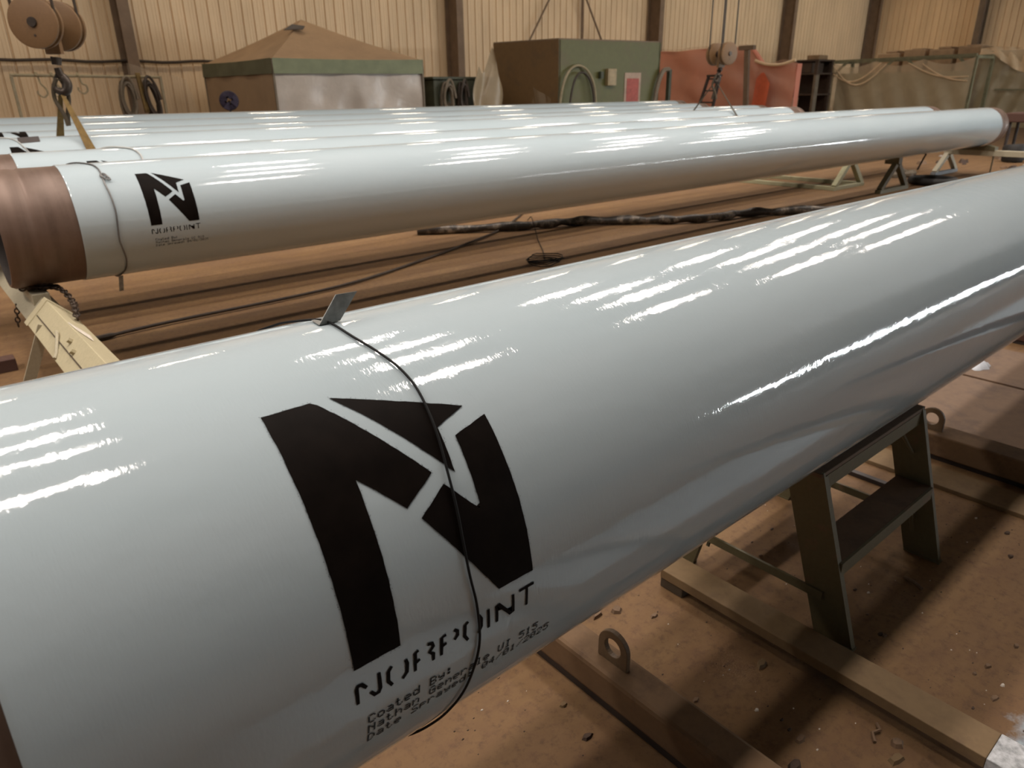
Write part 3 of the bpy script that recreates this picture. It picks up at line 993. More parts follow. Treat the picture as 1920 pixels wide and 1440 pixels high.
for x, y, s_, k, nm, lb in ((1.426, .685, .018, 'plank', 'dry_leaf', 'tan leaf-shaped flake halfway between the rusty beam and the timber plank'),
                          (1.365, .99, .013, 'chip', 'debris_chip', 'brown clod beside the far end of the rusty beam'),
                          (1.773, .53, .009, 'chip_dark', 'debris_chip', 'dark crumb beside the near foot of the olive stand'),
                          (2.001, .269, .011, 'chip', 'debris_chip', 'brown chip near the right edge, farthest from the plank end'),
                          (1.863, .293, .011, 'chip', 'debris_chip', 'brown chip near the right edge, above the silver painted plank end'),
                          (1.758, .245, .012, 'chip', 'debris_chip', 'brown chip lying closest to the silver sprayed floor'),
                          (1.287, .611, .007, 'chip_white', 'white_fleck', 'white fleck on the floor right of the rusty beam'),
                          (1.924, .632, .006, 'chip_white', 'white_fleck', 'white fleck beneath the tread of the olive stand'),
                          (2.605, .567, .006, 'chip_white', 'white_fleck', 'white fleck beyond the far leg of the olive stand'),
                          (1.82, .246, .007, 'chip_white', 'white_fleck', 'white fleck near the silver sprayed floor at the right edge'),
                          (2.581, .466, .012, 'chip_dark', 'debris_chip', 'dark flake beyond the olive stand, farther from the camera'),
                          (2.443, .413, .012, 'chip_dark', 'debris_chip', 'dark curled flake beyond the olive stand, nearer the camera'),
                          (1.44, .347, .020, 'chip', 'dirt_clump', 'brown clump of dirt against the near edge of the plank'),
                          (1.285, .498, .014, 'chip', 'debris_chip', 'brown chip at the bottom of the picture, right of the rusty beam'),
                          (1.397, .328, .020, 'plank', 'dry_leaf', 'tan flake at the bottom edge, below the clump of dirt'),
                          (1.211, .469, .024, 'chip_dark', 'dirt_clump', 'dark lump at the bottom edge beside the rusty beam'),
                          (.943, .932, .013, 'plank', 'debris_chip', 'tan chip left of the rusty beam, nearer the pipe'),
                          (.92, .828, .013, 'chip_dark', 'debris_chip', 'dark chip left of the rusty beam, nearer the camera'),
                          (1.30, 1.078, .022, 'chip', 'dirt_clump', 'brown rubble lump under the pipe, right of the lifting lug'),
                          (1.242, 1.099, .018, 'chip', 'dirt_clump', 'brown rubble lump under the pipe, closest to the rusty beam'),
                          (1.202, .727, .009, 'chip', 'debris_chip', 'brown chip close to the rusty beam, below the lifting lug')):
    tag(chip(x, y, s_, k).build(nm, k, None, True), lb, 'debris')
tag(MB().tube([(1.46, .40, .004), (1.44, .385, .012), (1.425, .395, .006), (1.405, .38, .004)], .004, 6).build('twig', 'chip', None, True), 'thin twig beside the plank, above the clump of dirt', 'twig')
lab = {'chip': ('small brown chip scattered on the dusty floor around the olive stand', 'brown chips around the olive stand'),
       'chip_dark': ('small dark crumb scattered on the dusty floor around the olive stand', 'dark crumbs around the olive stand')}
cnt = 0
while cnt < 28:
    x, y = random.uniform(.75, 2.7), random.uniform(.2, 1.2)
    if not clear(x, y):
        continue
    k = ('chip', 'chip_dark')[cnt % 2]
    tag(chip(x, y, random.uniform(.004, .008), k).build('debris_chip', k), lab[k][0], 'debris', lab[k][1])
    cnt += 1
mb, mb2 = MB(), MB()
for i in range(900):
    x, y = random.uniform(.6, 4.5), random.uniform(-.1, 1.5)
    zz = 0.0
    if not clear(x, y) or x > 3.08:
        continue
    c = chip(x, y, random.uniform(.0012, .0035), 'chip')
    (mb if random.random() < .75 else mb2).add(c.v, c.f)
tag(mb.build('floor_grit', 'chip_dark'), 'fine dark grit scattered over the floor under the nearest pipe', 'grit', kind='stuff')
tag(mb2.build('floor_flecks', 'chip_white'), 'fine pale flecks scattered over the floor under the nearest pipe', 'flecks', kind='stuff')
tag(chip(.748, .845, .020, 'plank').build('mud_lump', 'plank', None, True), 'pale tan lump on the floor directly below the printed lettering', 'lump')
mbx = MB().tube([(2.074, .591, .006), (2.065, .56, .010), (2.056, .532, .005)], .005, 6)
tag(mbx.build('wood_splinter', 'chip', None, True), 'short splinter on the floor between the feet of the olive stand', 'splinter')


# ------------------------------------------------------------------ cables and hose between the pipes
tag(MB().tube(smooth([(.62, 4.86, .02), (.80, 4.875, .02), (1.2, 4.93, .02), (2.51, 5.02, .018), (3.6, 5.4, .018), (4.4, 5.75, .018), (5.09, 6.11, .018), (6.0, 6.8, .018)]), [.018] * 10 + [.0115] * 47).build('floor_cable', 'cable', None, True),
    'black rubber cable running across the brown floor between the first two pipes', 'cable')
hp = smooth([(4.2, 6.5, .05), (5.08, 5.97, .05), (5.5, 5.82, .05), (5.9, 5.64, .055), (6.4, 5.25, .05), (6.75, 4.97, .05), (7.2, 4.78, .05), (7.65, 4.70, .055), (8.2, 4.42, .05), (9.2, 3.9, .05)])
tag(MB().tube([p + Vector((0, 0, .006 * sin(i * 1.1))) for i, p in enumerate(hp)], [.046 + .008 * sin(i * .9) + random.uniform(-.003, .004) for i in range(len(hp))], 10).build('wrapped_hose', 'hose', None, True),
    'dark hose wrapped in torn pale plastic on the floor behind the nearest pipe', 'hose')
wp = smooth([(5.63, 6.32, .01), (5.45, 6.08, .09), (5.28, 5.86, .135), (5.08, 5.58, .06), (4.9, 5.34, .01), (4.6, 4.95, .01), (4.32, 4.62, .01)])
for k in range(50):
    w = k * .55
    wp.append(Vector((4.22 + (.16 + .03 * sin(k)) * cos(w), 4.52 + (.13 + .03 * cos(k * 1.7)) * sin(w), .012 + .0012 * k)))
tag(MB().tube(wp, .0045, 6).build('loose_wire', 'wire', None, True), 'thin loose wire ending in a small coil on the floor behind the nearest pipe', 'wire')


# ------------------------------------------------------------------ far stands
def aframe_stand(name, x, y0, y1, zt, half, label, mat, base='cream2', rails=True):
    t = thing(name, (x, (y0 + y1) / 2, 0), label, 'stand')
    MB().box(x - .06, x + .06, y0 - .05, y1 + .05, zt - .09, zt).build('top_beam', mat, t, bev=.004)
    for y in ((y0, y1) if y1 - y0 > .3 else (y0,)):
        for e in (-1, 1):
            MB().beam((x + e * .04, y, zt - .09), (x + e * half, y, .05), .07, .07, (0, 1, 0)).build('leg', mat, t)
        MB().box(x - half - .05, x + half + .05, y - .04, y + .04, 0, .055).build('foot_bar', base, t, bev=.003)
    if rails:
        for e in (-1, 1):
            MB().box(x + e * half - .04, x + e * half + .04, y0 + .04, y1 - .04, 0.001, .056).build('base_rail', mat, t, bev=.003)
    return t


aframe_stand('trestle', 11.1, 5.15, 6.7, .484, .42, 'pale cream trestle on a rectangular base under the third pipe', 'cream2')
aframe_stand('trestle', 11.2, 4.53, 4.63, .469, .42, 'olive grey trestle under the second pipe, right of the cream trestle', 'stand', 'stand', False)
t = aframe_stand('trestle', 14.15, 3.5, 4.9, .42, .45, 'trestle with blue-grey feet under the far end of the second pipe', 'grey_cream', 'bluesteel', False)
MB().poly([(-.33, 0), (.33, 0), (.33, .05), (.20, .085), (.1, .055), (0, .05), (-.1, .055), (-.20, .085), (-.33, .05)], (14.15, 4.51, .42), (0, 1, 0), (0, 0, 1), .16).build('saddle', 'stand', t)
MB().tube([(14.15, 4.2, .335), (14.15, 4.2, .03)], .012, 6).build('tie_rod', 'stand', t, True)
for x, nm in ((2.4, 'near'), (12.6, 'far')):
    t = aframe_stand('trestle', x, 8.5, 12.25, .499, .45, 'long trestle beneath the %s part of the rearmost pipes' % nm, 'cream2')
    for y, z in ((10.3, .528), (12.0, .569)):
        tag(MB().box(x - .05, x + .05, y - .2, y + .2, .4995, z).build('packing_block', 'block'), 'wood packing under the %s pipe on the %s long trestle' % ('sixth' if y < 11 else 'farthest', nm), 'block')
# tyre-like rubber ring on the floor
tor = [(12.45 + .30 * cos(2 * pi * k / 32), 4.45 + .30 * sin(2 * pi * k / 32), .055) for k in range(32)]
tag(MB().tube(tor, .055, 10, True).build('rubber_ring', 'tyre', None, True), 'black rubber ring lying on the floor right of the olive grey trestle', 'tyre')
tag(MB().tube(smooth([(11.9, 4.5, .25), (11.95, 4.46, .42), (11.9, 4.42, .48)], 4), .012, 6).build('wire_end', 'wire', None, True), 'short dark wire end hanging under the second pipe beyond the trestles', 'wire')
mbx = MB()
mbx.tube(smooth([(12.9, 5.3, .03), (13.2, 5.1, .05), (13.5, 5.2, .035), (13.4, 5.45, .06)]), [.05 + .02 * sin(i) for i in range(25)], 8)
tag(mbx.build('rag_heap', 'hosegrey', None, True), 'grey heap of rag on the floor left of the blue-footed trestle', 'rag')


# ------------------------------------------------------------------ hoist blocks, hooks and slings
def sheave(parent, c, axis, r_, th):
    parent = MB().lathe([(0, 0), (0, r_ * .16), (.0, r_ * .9), (.006, r_), (th * .3, r_), (th * .36, r_ * .84), (th * .64, r_ * .84), (th * .7, r_), (th - .006, r_), (th, r_ * .9), (th, 0)], c, axis, 40).build('sheave_guard', 'block_yellow', parent, True)
    a = Vector(axis).normalized()
    MB().lathe([(-.014, 0), (-.014, r_ * .18), (-.001, r_ * .2), (-.001, 0)], c, axis, 20).build('axle_nut', 'hook', parent, True)
    MB().lathe([(-.003, 0), (-.003, r_ * .05), (-.0005, r_ * .05)], Vector(c) + Vector((0, 0, -r_ * .5)), axis, 10).build('bolt', 'hook', parent, True)
    MB().lathe([(th * .37, r_ * .845), (th * .63, r_ * .845)], c, axis, 40).build('rope_groove', 'groove', parent, True)


def hoist(c, axis, gap, r_, label, ropes, hook_at):
    c, axis = Vector(c), Vector(axis).normalized()
    t = thing('hoist_block', hook_at, label, 'hoist')
    th = .1
    c2 = c + axis * gap
    sheave(t, c, axis, r_, th)
    sheave(t, c2 - axis * th * 0, axis, r_, th)
    mid = c + axis * (gap / 2 + th / 2)
    MB().lathe([(0, .05), (gap + th - .02, .05)], c + axis * .01, axis, 16).build('axle', 'hook', t, True)
    h = Vector(hook_at)
    MB().beam(mid + Vector((0, 0, -.02)), mid + Vector((0, 0, -r_ - .03)), .12, .05, axis).build('yoke', 'block_yellow', t)
    tp = mid + Vector((0, 0, -r_ - .05))
    MB().tube([tp, tp + (h - tp) * .35 + Vector((0, 0, .02))], [.04, .034], 12).build('swivel', 'hook', t, True)
    # hook: shank, bowl and tip
    sh = tp + (h - tp) * .35
    hp = [sh, sh + Vector((.01, 0, -.06)), h + Vector((.035, -.01, .07)), h + Vector((.05, -.02, .025)), h + Vector((.034, -.02, -.025)), h + Vector((0, -.01, -.035)), h + Vector((-.036, 0, -.014)), h + Vector((-.042, 0, .025))]
    hp = smooth(hp, 5)
    hk = MB().tube(hp, [.026 + .012 * sin(pi * min(1, i / len(hp) * 1.25)) - .016 * max(0, i / len(hp) - .8) * 5 * .7 for i in range(len(hp))], 10).build('hook', 'hook', t, True)
    MB().beam(h + Vector((-.04, 0, .03)), sh + Vector((0, 0, -.02)), .022, .008, (0, 1, 0)).build('latch', 'hook', hk)
    side = axis.cross(Vector((0, 0, 1))).normalized()
    for k, (cc, e) in enumerate(((c, -1), (c, 1), (c2, -1), (c2, 1))):
        p = cc + axis * (th / 2) + side * (e * r_ * .85)
        MB().tube([p, p + Vector((-.10 * (1 if ropes else 0), 0, 8.4 - p.z))], .011, 6).build('wire_rope', 'rope', t, True)
        # lower wrap of rope in the groove
    return t


def sling(P, top, xb, xf, w, mat, label):
    """webbing loop from the hook down behind the pipe, under it and up in front"""
    rr = R + .006
    pts = [Vector(top) + Vector((0, .015, 0))]
    hz = top[2] - P['z']
    # tangent angle from hook (above the pipe)
    d = hypot(top[1] - P['y'], hz)
    al = math.acos(min(1, rr / d))
    n = 22
    cx = []
    for i in range(n + 1):
        s = i / n
        ang = pi / 2 - al - s * (2 * pi - 2 * al)      # from back tangent, down and round to the front
        cx.append(Vector((xb + (xf - xb) * s, P['y'] + rr * cos(ang), P['z'] + rr * sin(ang))))
    pts += cx + [Vector(top) + Vector((0, -.015, 0))]
    # ribbon: width along X
    vs, fs = [], []
    for i, p in enumerate(pts):
        ww = w * (.35 if i in (0, len(pts) - 1) else 1)
        vs += [p + Vector((-ww / 2, 0, 0)), p + Vector((ww / 2, 0, 0))]
    fs = [(2 * i, 2 * i + 1, 2 * i + 3, 2 * i + 2) for i in range(len(pts) - 1)]
    o = MB().add(vs, fs).build('webbing_sling', mat, None, False, 0, .005)
    tv = Vector(top)
    for q in (-1, 1):     # the doubled eyes of the sling on the hook
        MB().tube(smooth([tv + Vector((q * .012, -.02, .10)), tv + Vector((q * .045, .0, .03)), tv + Vector((q * .05, .02, -.06)), tv + Vector((q * .02, q * .03, -.17)), tv + Vector((q * .012, q * .05, -.26))], 5), .016, 8).build('sewn_eye', 'webbing_dark', o, True)
    return tag(o, label, 'sling')


hoist((1.17, 7.02, 1.95), (.62, .78, 0), .34, .185, 'large ochre twin sheave hoist block at the top left', True, (1.29, 7.2, 1.49))
hoist((10.52, 7.05, 1.93), (.20, .98, 0), .26, .165, 'ochre twin sheave hoist block hanging in front of the red wrapped pile', True, (10.42, 7.2, 1.56))
sling(PC, (1.285, 7.2, 1.455), 1.22, 1.375, .075, 'webbing', 'olive webbing sling under the large left hoist block')
sling(PC, (10.42, 7.2, 1.53), 10.10, 10.78, .05, 'webbing_dark', 'dark webbing sling under the hoist block near the red wrapped pile')

# ------------------------------------------------------------------ canopy tent by the wall
F, L, Rr = Vector((6.95, 15.4, 0)), Vector((6.62, 19.2, 0)), Vector((10.13, 15.0, 0))
F = Vector((6.75, 15.55, 0)); L = Vector((6.55, 19.1, 0)); Rr = Vector((10.15, 15.05, 0))
B = L + Rr - F
C4 = [F, Rr, B, L]
PK = Vector(((L.x + Rr.x) / 2, (L.y + Rr.y) / 2, 3.02))
PK = Vector((8.25, 17.1, 3.03))
t = thing('canopy_tent', (8.35, 17.1, 0), 'brown peaked canopy tent with a green valance and plastic sheeting sides', 'tent')
zt, zb = 2.13, 1.83
mb = MB()
for i in range(4):
    a, b = C4[i], C4[(i + 1) % 4]

    def roof(u, v, a=a, b=b):
        base = a.lerp(b, u) + Vector((0, 0, zt))
        p = base.lerp(PK, v)
        p.z -= .07 * sin(pi * v) * (1 - .5 * abs(2 * u - 1)) + .02 * sin(pi * u) * (1 - v)
        return p
    mb.sheet(roof, 10, 10)
mb.build('canopy', 'canopy', t, True)
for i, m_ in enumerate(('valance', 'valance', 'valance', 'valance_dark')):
    a, b = C4[i], C4[(i + 1) % 4]
    nrm = (b - a).cross(Vector((0, 0, 1))).normalized()

    def val(u, v, a=a, b=b, nrm=nrm):
        p = a.lerp(b, u) + Vector((0, 0, zt + .01 - (zt - zb) * v - .02 * sin(pi * u) * (1 - v)))
        return p + nrm * (.03 + .018 * v * sin(u * 17 + 2 * v))
    MB().sheet(val, 40, 4).build('valance', m_, t, True)
for p in C4:
    MB().box(p.x - .02, p.x + .02, p.y - .02, p.y + .02, 0, zt - .02).build('leg', 'hosegrey', t)
# vent flap under the peak
va = C4[0].lerp(C4[3], .5) + Vector((0, 0, zt))
MB().add([Vector((7.62, 16.72, 2.77)), Vector((7.98, 16.5, 2.78)), Vector((8.10, 16.62, 2.86)), Vector((7.88, 16.8, 2.90))], [(0, 1, 2, 3)]).build('vent_flap', 'dark', t, False, 0, .01)
nl = (L - F).cross(Vector((0, 0, 1))).normalized()
MB().sheet(lambda u, v: F.lerp(L, u) + Vector((0, 0, .02 + (zt - .05) * v)) + nl * (.015 * sin(u * 17) * (1 - v)), 24, 6).build('side_wall', 'tentwall', t, True)
MB().sheet(lambda u, v: Rr.lerp(B, u) + Vector((0, 0, .02 + (zt - .05) * v)), 8, 4).build('side_wall', 'tentwall', t, True)
MB().sheet(lambda u, v: B.lerp(L, u) + Vector((0, 0, .02 + (zt - .05) * v)), 8, 4).build('side_wall', 'tentwall', t, True)
nf = Vector((Rr.y - F.y, -(Rr.x - F.x), 0)).normalized()


def front_sheet(u, v):
    q = 1 - v
    p = F.lerp(Rr, u) + Vector((0, 0, .03 + (zb + .12) * v))
    fold = .07 * sin(u * 30 + 6 * q) * q * (.4 + .6 * sin(u * 3)) + .18 * math.exp(-((u - .52 - .1 * q) / .05) ** 2) * q + .11 * sin(15 * (u + .5 * v)) * u * q
    return p + nf * (-.05 + fold)


MB().sheet(front_sheet, 90, 30).build('plastic_front', 'plastic', t, True)
MB().sheet(lambda u, v: F.lerp(L, .46 + .06 * u) + nl * -.0 + Vector((0, 0, .05 + 1.5 * v)) - nl * -.03, 6, 6).build('door_strip', 'column', t)
# dark purple round fan-like bundle by the tent
t = thing('fan', (5.6, 15.2, 0), 'round dark purple fan standing in front of the tan tent wall', 'fan')
hub = Vector((5.57, 15.1, 1.33))
ax = Vector((-.35, -.93, 0)).normalized()
MB().lathe([(-.09, .05), (-.09, .16), (-.02, .185), (.06, .17), (.10, .08)], hub, ax, 24).build('cage', 'purple', t, True)
for k in range(4):
    w = k * pi / 2 + .4
    sd = ax.cross(Vector((0, 0, 1))).normalized()
    d = sd * cos(w) + Vector((0, 0, 1)) * sin(w)
    e = ax.cross(d)
    MB().add([hub + ax * .1 + d * .03 - e * .02, hub + ax * .12 + d * .17 - e * .06, hub + ax * .09 + d * .17 + e * .06, hub + ax * .1 + d * .03 + e * .02], [(0, 1, 2, 3)]).build('blade', 'purple', t, False, 0, .006)
MB().tube([hub, hub + Vector((0, 0, -.2)), Vector((5.57, 15.1, .03))], .02, 8).build('stem', 'dark', t, True)
MB().lathe([(0, 0), (0, .2), (.03, .18), (.03, 0)], (5.57, 15.1, 0), (0, 0, 1), 20).build('base', 'dark', t, True)

# ------------------------------------------------------------------ hook rail with coils on the left
t = thing('hook_rail', (3.8, 18.2, 0), 'thin steel hook rail on two posts in front of the cream wall at left', 'rack')
MB().tube([(2.40, 18, 1.85), (5.2, 18, 1.82)], .03, 8).build('crossbar', 'hosepale', t, True)
for x in (2.42, 5.2):
    MB().beam((x, 18, 1.84), (x, 18, 0), .05, .05, (0, 1, 0)).build('post', 'hosepale', t)
    MB().box(x - .25, x + .25, 17.7, 18.3, 0, .03).build('foot', 'hosepale', t)


def s_hook(x, h, label):
    p = [(x - .02, 17.95, 1.84), (x - .02, 18.0, 1.895), (x + .01, 18.04, 1.87), (x + .03, 17.98, 1.70), (x + .10, 17.98, 1.84 - h + .1), (x + .11, 17.98, 1.84 - h), (x + .03, 17.98, 1.84 - h - .06), (x - .05, 17.98, 1.84 - h), (x - .05, 17.98, 1.84 - h + .06)]
    tag(MB().tube(smooth(p, 5), .017, 6).build('wire_hook', 'hosepale', None, True), label, 'hook')


s_hook(2.86, .34, 'bent wire hook on the hook rail, leftmost of three')
s_hook(3.13, .34, 'bent wire hook on the hook rail, left of the straps of the large hoist block')
s_hook(3.60, .28, 'thin wire hook on the hook rail, right of the large hoist block')


def coil(c, rx, rz, n, mat, label, rad=.02, tilt=0.0, name='hose_coil'):
    pts = []
    for i in range(n * 20):
        w = 2 * pi * i / 20
        k = 1 - .34 * abs(sin(i * .043)) + .06 * sin(i * .37)
        pts.append(Vector((c[0] + rx * k * cos(w) + tilt * sin(w), c[1] - .10 + .2 * i / (n * 20) + .03 * sin(i * .7), c[2] + rz * k * sin(w))))
    return tag(MB().tube(pts, rad, 6).build(name, mat, None, True), label, 'hose')


coil((4.47, 18.0, 1.38), .17, .46, 6, 'hosegrey', 'grey brown hose coil hanging from the hook rail in front of the wall column', .027)
coil((4.93, 17.9, 1.36), .15, .48, 6, 'cable', 'dark hose coil at the right end of the hook rail', .03, -.05)
tag(MB().sheet(lambda u, v: Vector((4.66 + .10 * u + .05 * v, 17.85 - .03 * sin(u * 6), 1.9 - .8 * v)), 6, 10).build('hanging_strap', 'webbing', None, True, 0, .01), 'olive strap hanging over the hook rail between the two hose coils', 'strap')


def film(u, v):
    x = 4.9 + 1.3 * u + .3 * (1 - v) * u
    return Vector((x, 19.4 + .12 * sin(u * 9 + v * 4), 2.15 * v - .35 * u * v))


tag(MB().sheet(film, 30, 20).build('hung_film', 'film_seen', None, True, 0, 0), 'thin clear film hung on the wall between the hook rail and the tent', 'film')

# ------------------------------------------------------------------ clutter between the tent and the green container
t = thing('green_bin', (11.3, 15.3, 0), 'dark green bin between the tent and the container', 'bin')
MB().box(10.45, 12.35, 15.05, 16.3, 0, 1.72).build('body', 'dark_green', t, bev=.02)
MB().box(10.40, 12.40, 15.0, 16.35, 1.7205, 1.78).build('lid_rim', 'dark_green', t, bev=.01)
coil((10.75, 14.92, 1.30), .17, .42, 5, 'hosegrey', 'grey hose coil hanging at the left end of the dark green bin', .03)
coil((11.2, 14.92, 1.32), .12, .40, 5, 'cable', 'dark hose coil hanging at the middle of the dark green bin', .03)


def crumple(u, v):
    x = 11.45 + .85 * u
    return Vector((x + .12 * sin(7 * v + 3 * u), 14.78 - .10 * sin(9 * u + 2 * v), .0 + 2.4 * v - .55 * v * abs(sin(u * 4.4 + .8)) + .06 * sin(14 * u)))


tag(MB().sheet(crumple, 34, 26).build('crumpled_film', 'plastic_tan', None, True), 'crumpled beige film heaped on the right end of the dark green bin', 'film')
tag(MB().sheet(lambda u, v: Vector((10.3 + .9 * u, 16.7 + .15 * sin(u * 8), 2.05 * v * (1 - .25 * u) + .06 * sin(u * 11))), 20, 10).build('crumpled_film', 'film_seen', None, True), 'thin creased film standing behind the dark green bin', 'film')

# ------------------------------------------------------------------ green container
t = thing('green_container', (15.1, 14.9, 0), 'large green steel container with a rusty brown left side', 'container')
a = Vector((13.42, 13.89, 0)); b = Vector((16.75, 13.39, 0)); d = Vector((13.01, 15.92, 0))
e_ = b + d - a
H = 2.6
up = Vector((0, 0, H))
nvec = Vector((0, 0, 0))


def slab(p, q, th, inward, mat, name, z0=0.0, z1=H, out=0.0):
    p, q, inward = Vector(p), Vector(q), Vector(inward).normalized()
    vs = [p - inward * out, q - inward * out, q + inward * th, p + inward * th]
    mb = MB().add([v + Vector((0, 0, z0)) for v in vs] + [v + Vector((0, 0, z1)) for v in vs], [(3, 2, 1, 0), (4, 5, 6, 7), (0, 1, 5, 4), (1, 2, 6, 5), (2, 3, 7, 6), (3, 0, 4, 7)])
    return mb.build(name, mat, t)


slab(a, b, .06, d - a, 'green', 'front_wall')
slab(a + (b - a) * 0, d, .06, b - a, 'brown_face', 'left_wall', .0, H, .004)
slab(b, e_, .06, a - b, 'green', 'right_wall')
slab(d, e_, .06, a - d, 'green', 'rear_wall')
MB().add([v + Vector((0, 0, H)) for v in (a, b, e_, d)] + [v + Vector((0, 0, H + .03)) for v in (a, b, e_, d)], [(3, 2, 1, 0), (4, 5, 6, 7), (0, 1, 5, 4), (1, 2, 6, 5), (2, 3, 7, 6), (3, 0, 4, 7)]).build('roof', 'column', t)
slab(a, b, .0, d - a, 'green', 'sill_rail', .0, .12, .03)
ab = (b - a).normalized()
nout = Vector((ab.y, -ab.x, 0))
sb = thing('switch_box', tuple(a + ab * 1.62), 'small beige switch box on the green front of the container', 'box')
p = a + ab * 1.62 + nout * .07
MB().beam(p + Vector((0, 0, 1.55)), p + Vector((0, 0, 1.95)), .28, .13, nout).build('case', 'beige_box', sb, bev=.01)
MB().beam(p + nout * .068 + Vector((.0, 0, 1.60)), p + nout * .068 + Vector((0, 0, 1.90)), .20, .01, nout).build('cover', 'beige_box', sb)
MB().beam(p - ab * .32 + Vector((0, 0, 1.72)), p - ab * .32 + Vector((0, 0, 1.88)), .09, .1, nout).build('side_switch', 'dark_green', sb)
nb = thing('notice', tuple(a + ab * 2.35), 'faded red notice with a pale border on the green container', 'sign')
p = a + ab * 2.42 + nout * .008
MB().beam(p + Vector((0, 0, 1.02)), p + Vector((0, 0, 1.86)), .56, .012, nout).build('board', 'signwhite', nb)
MB().beam(p + nout * .01 + Vector((0, 0, 1.06)), p + nout * .01 + Vector((0, 0, 1.72)), .42, .006, nout).build('red_field', 'redsign', nb)
# hose looped over the front, left corner
hp = [a + ab * (.55 - .58 * cos(w)) + nout * (.10 + .02 * sin(3 * w)) + Vector((0, 0, .7 + 1.32 * max(0, sin(w)) ** .7)) for w in [pi * k / 24 for k in range(25)]]
tag(MB().tube(hp, .03, 8).build('looped_hose', 'hosepale', None, True), 'pale hose looped against the green front of the container near its corner', 'hose')
hp = [a + ab * (.62 - .40 * cos(w)) + nout * (.17 + .02 * sin(3 * w)) + Vector((0, 0, .6 + 1.26 * max(0, sin(w)) ** .7)) for w in [pi * k / 24 for k in range(25)]]
tag(MB().tube(hp, .028, 8).build('looped_hose', 'cable', None, True), 'darker hose looped inside the pale hose on the container', 'hose')
tag(MB().tube(smooth([b - ab * .25 + nout * .15 + Vector((0, 0, 0.03)), b - ab * .22 + nout * .12 + Vector((0, 0, 1.2)), b - ab * .02 + nout * .12 + Vector((0, 0, 1.85)), b + ab * .25 + nout * .1 + Vector((0, 0, 1.95))]), .06, 8).build('bent_duct', 'hosegrey', None, True),
    'grey bent duct leaning against the right end of the green container', 'duct')
tag(MB().beam((17.15, 13.35, 0), (17.25, 13.45, 1.95), .10, .10, (0, 1, 0)).build('post', 'dark_green'), 'dark green post beside the right end of the green container', 'post')
tag(MB().sheet(lambda u, v: d.lerp(a, .62 + .3 * u) - ab * (.03 + .03 * sin(u * 9 + v * 5)) + Vector((0, 0, 1.55 * v - .3 * u * v)), 14, 12).build('hung_film', 'film_seen', None, True), 'thin film hung on the brown side of the container near its corner', 'film')

# ------------------------------------------------------------------ red pile wrapped in film, at right
t = thing('red_wrapped_stack', (24.4, 16.8, 0), 'big red tarpaulin pile wrapped in clear film behind the right hoist block', 'stack')


def redtop(y):
    # silhouette of the pile along Y (y falls to the right of the picture)
    if y > 15.9:
        return 2.80 + .02 * sin(y * 3)
    if y > 15.35:
        return 2.80
    if y > 14.85:
        return 2.80 - (15.35 - y) / .5 * .55
    return 2.22 + .10 * (14.85 - y) / 1.4 * 0 + .04 * sin(y * 6)


MB().sheet(lambda u, v: Vector((24.1 + .08 * sin(u * 23 + 3 * v), 20.3 - 6.8 * u, redtop(20.3 - 6.8 * u) * v)), 60, 12).build('tarpaulin_front', 'red', t, True)
MB().sheet(lambda u, v: Vector((24.1 + .3 * u, 20.3 - 6.8 * v, redtop(20.3 - 6.8 * v) - .02)), 4, 40).build('tarpaulin_top', 'red', t, True)
MB().sheet(lambda u, v: Vector((24.1 + .3 * u, 13.5, 2.2 * v)), 4, 6).build('tarpaulin_side', 'red', t, True)
MB().sheet(lambda u, v: Vector((23.72 + .03 * sin(u * 5), 14.75 - .55 * u + .15 * (1 - v), .05 + (1.7 + .2 * sin(u * 4)) * v)), 8, 8).build('orange_flap', 'orange', t, True)


def redfilm(u, v):
    y = 20.4 - 7.0 * u
    z = (redtop(y) + .05) * v
    return Vector((23.9 + .05 * sin(u * 31 + 6 * v) * (1 - .5 * v) + .04 * sin(19 * (u + v)), y, z + .02))


MB().sheet(redfilm, 80, 24).build('film_front', 'film_red', t, True)
MB().tube(smooth([(23.85, 14.95, 2.33), (23.85, 14.5, 2.20), (23.85, 13.95, 2.18), (23.85, 13.45, 2.30)]), .05, 8).build('film_roll_edge', 'plastic_cream', t, True)
t = thing('tee_post', (23.4, 15.1, 0), 'brown tee-headed post standing before the red wrapped pile', 'post')
MB().beam((23.3, 14.75, .5), (23.3, 14.95, 2.65), .16, .12, (1, 0, 0)).build('stem', 'column', t)
MB().beam((23.3, 15.25, 2.72), (23.3, 14.68, 2.72), .16, .14).build('head', 'column', t)
MB().box(22.9, 23.6, 14.4, 15.2, 0, .12).build('foot', 'column', t)
MB().beam((23.3, 14.75, .12), (23.3, 14.75, .55), .2, .16, (1, 0, 0)).build('socket', 'column', t)
t = thing('step_ladder', (22.8, 15.9, 0), 'dark step ladder standing before the red wrapped pile, left of the right hoist sling', 'ladder')
for y0, y1 in ((16.5, 16.05), (15.8, 15.6)):
    MB().beam((22.6, y0, 0), (22.8, y1, 1.85), .09, .07, (0, 1, 0)).build('stile', 'dark', t)
for k in range(5):
    z = .25 + k * .38
    f = z / 1.85
    MB().beam((22.6 + .2 * f, 16.5 - .45 * f, z), (22.6 + .2 * f, 15.8 - .2 * f, z), .05, .05).build('rung', 'dark', t)
MB().beam((22.8, 16.1, 1.87), (22.8, 15.55, 1.87), .14, .07).build('cap', 'dark', t)
tag(MB().beam((22.5, 15.2, .12), (22.5, 13.9, .12), .3, .24).build('low_block', 'darkrust'), 'low dark red block on the floor before the red wrapped pile', 'block')

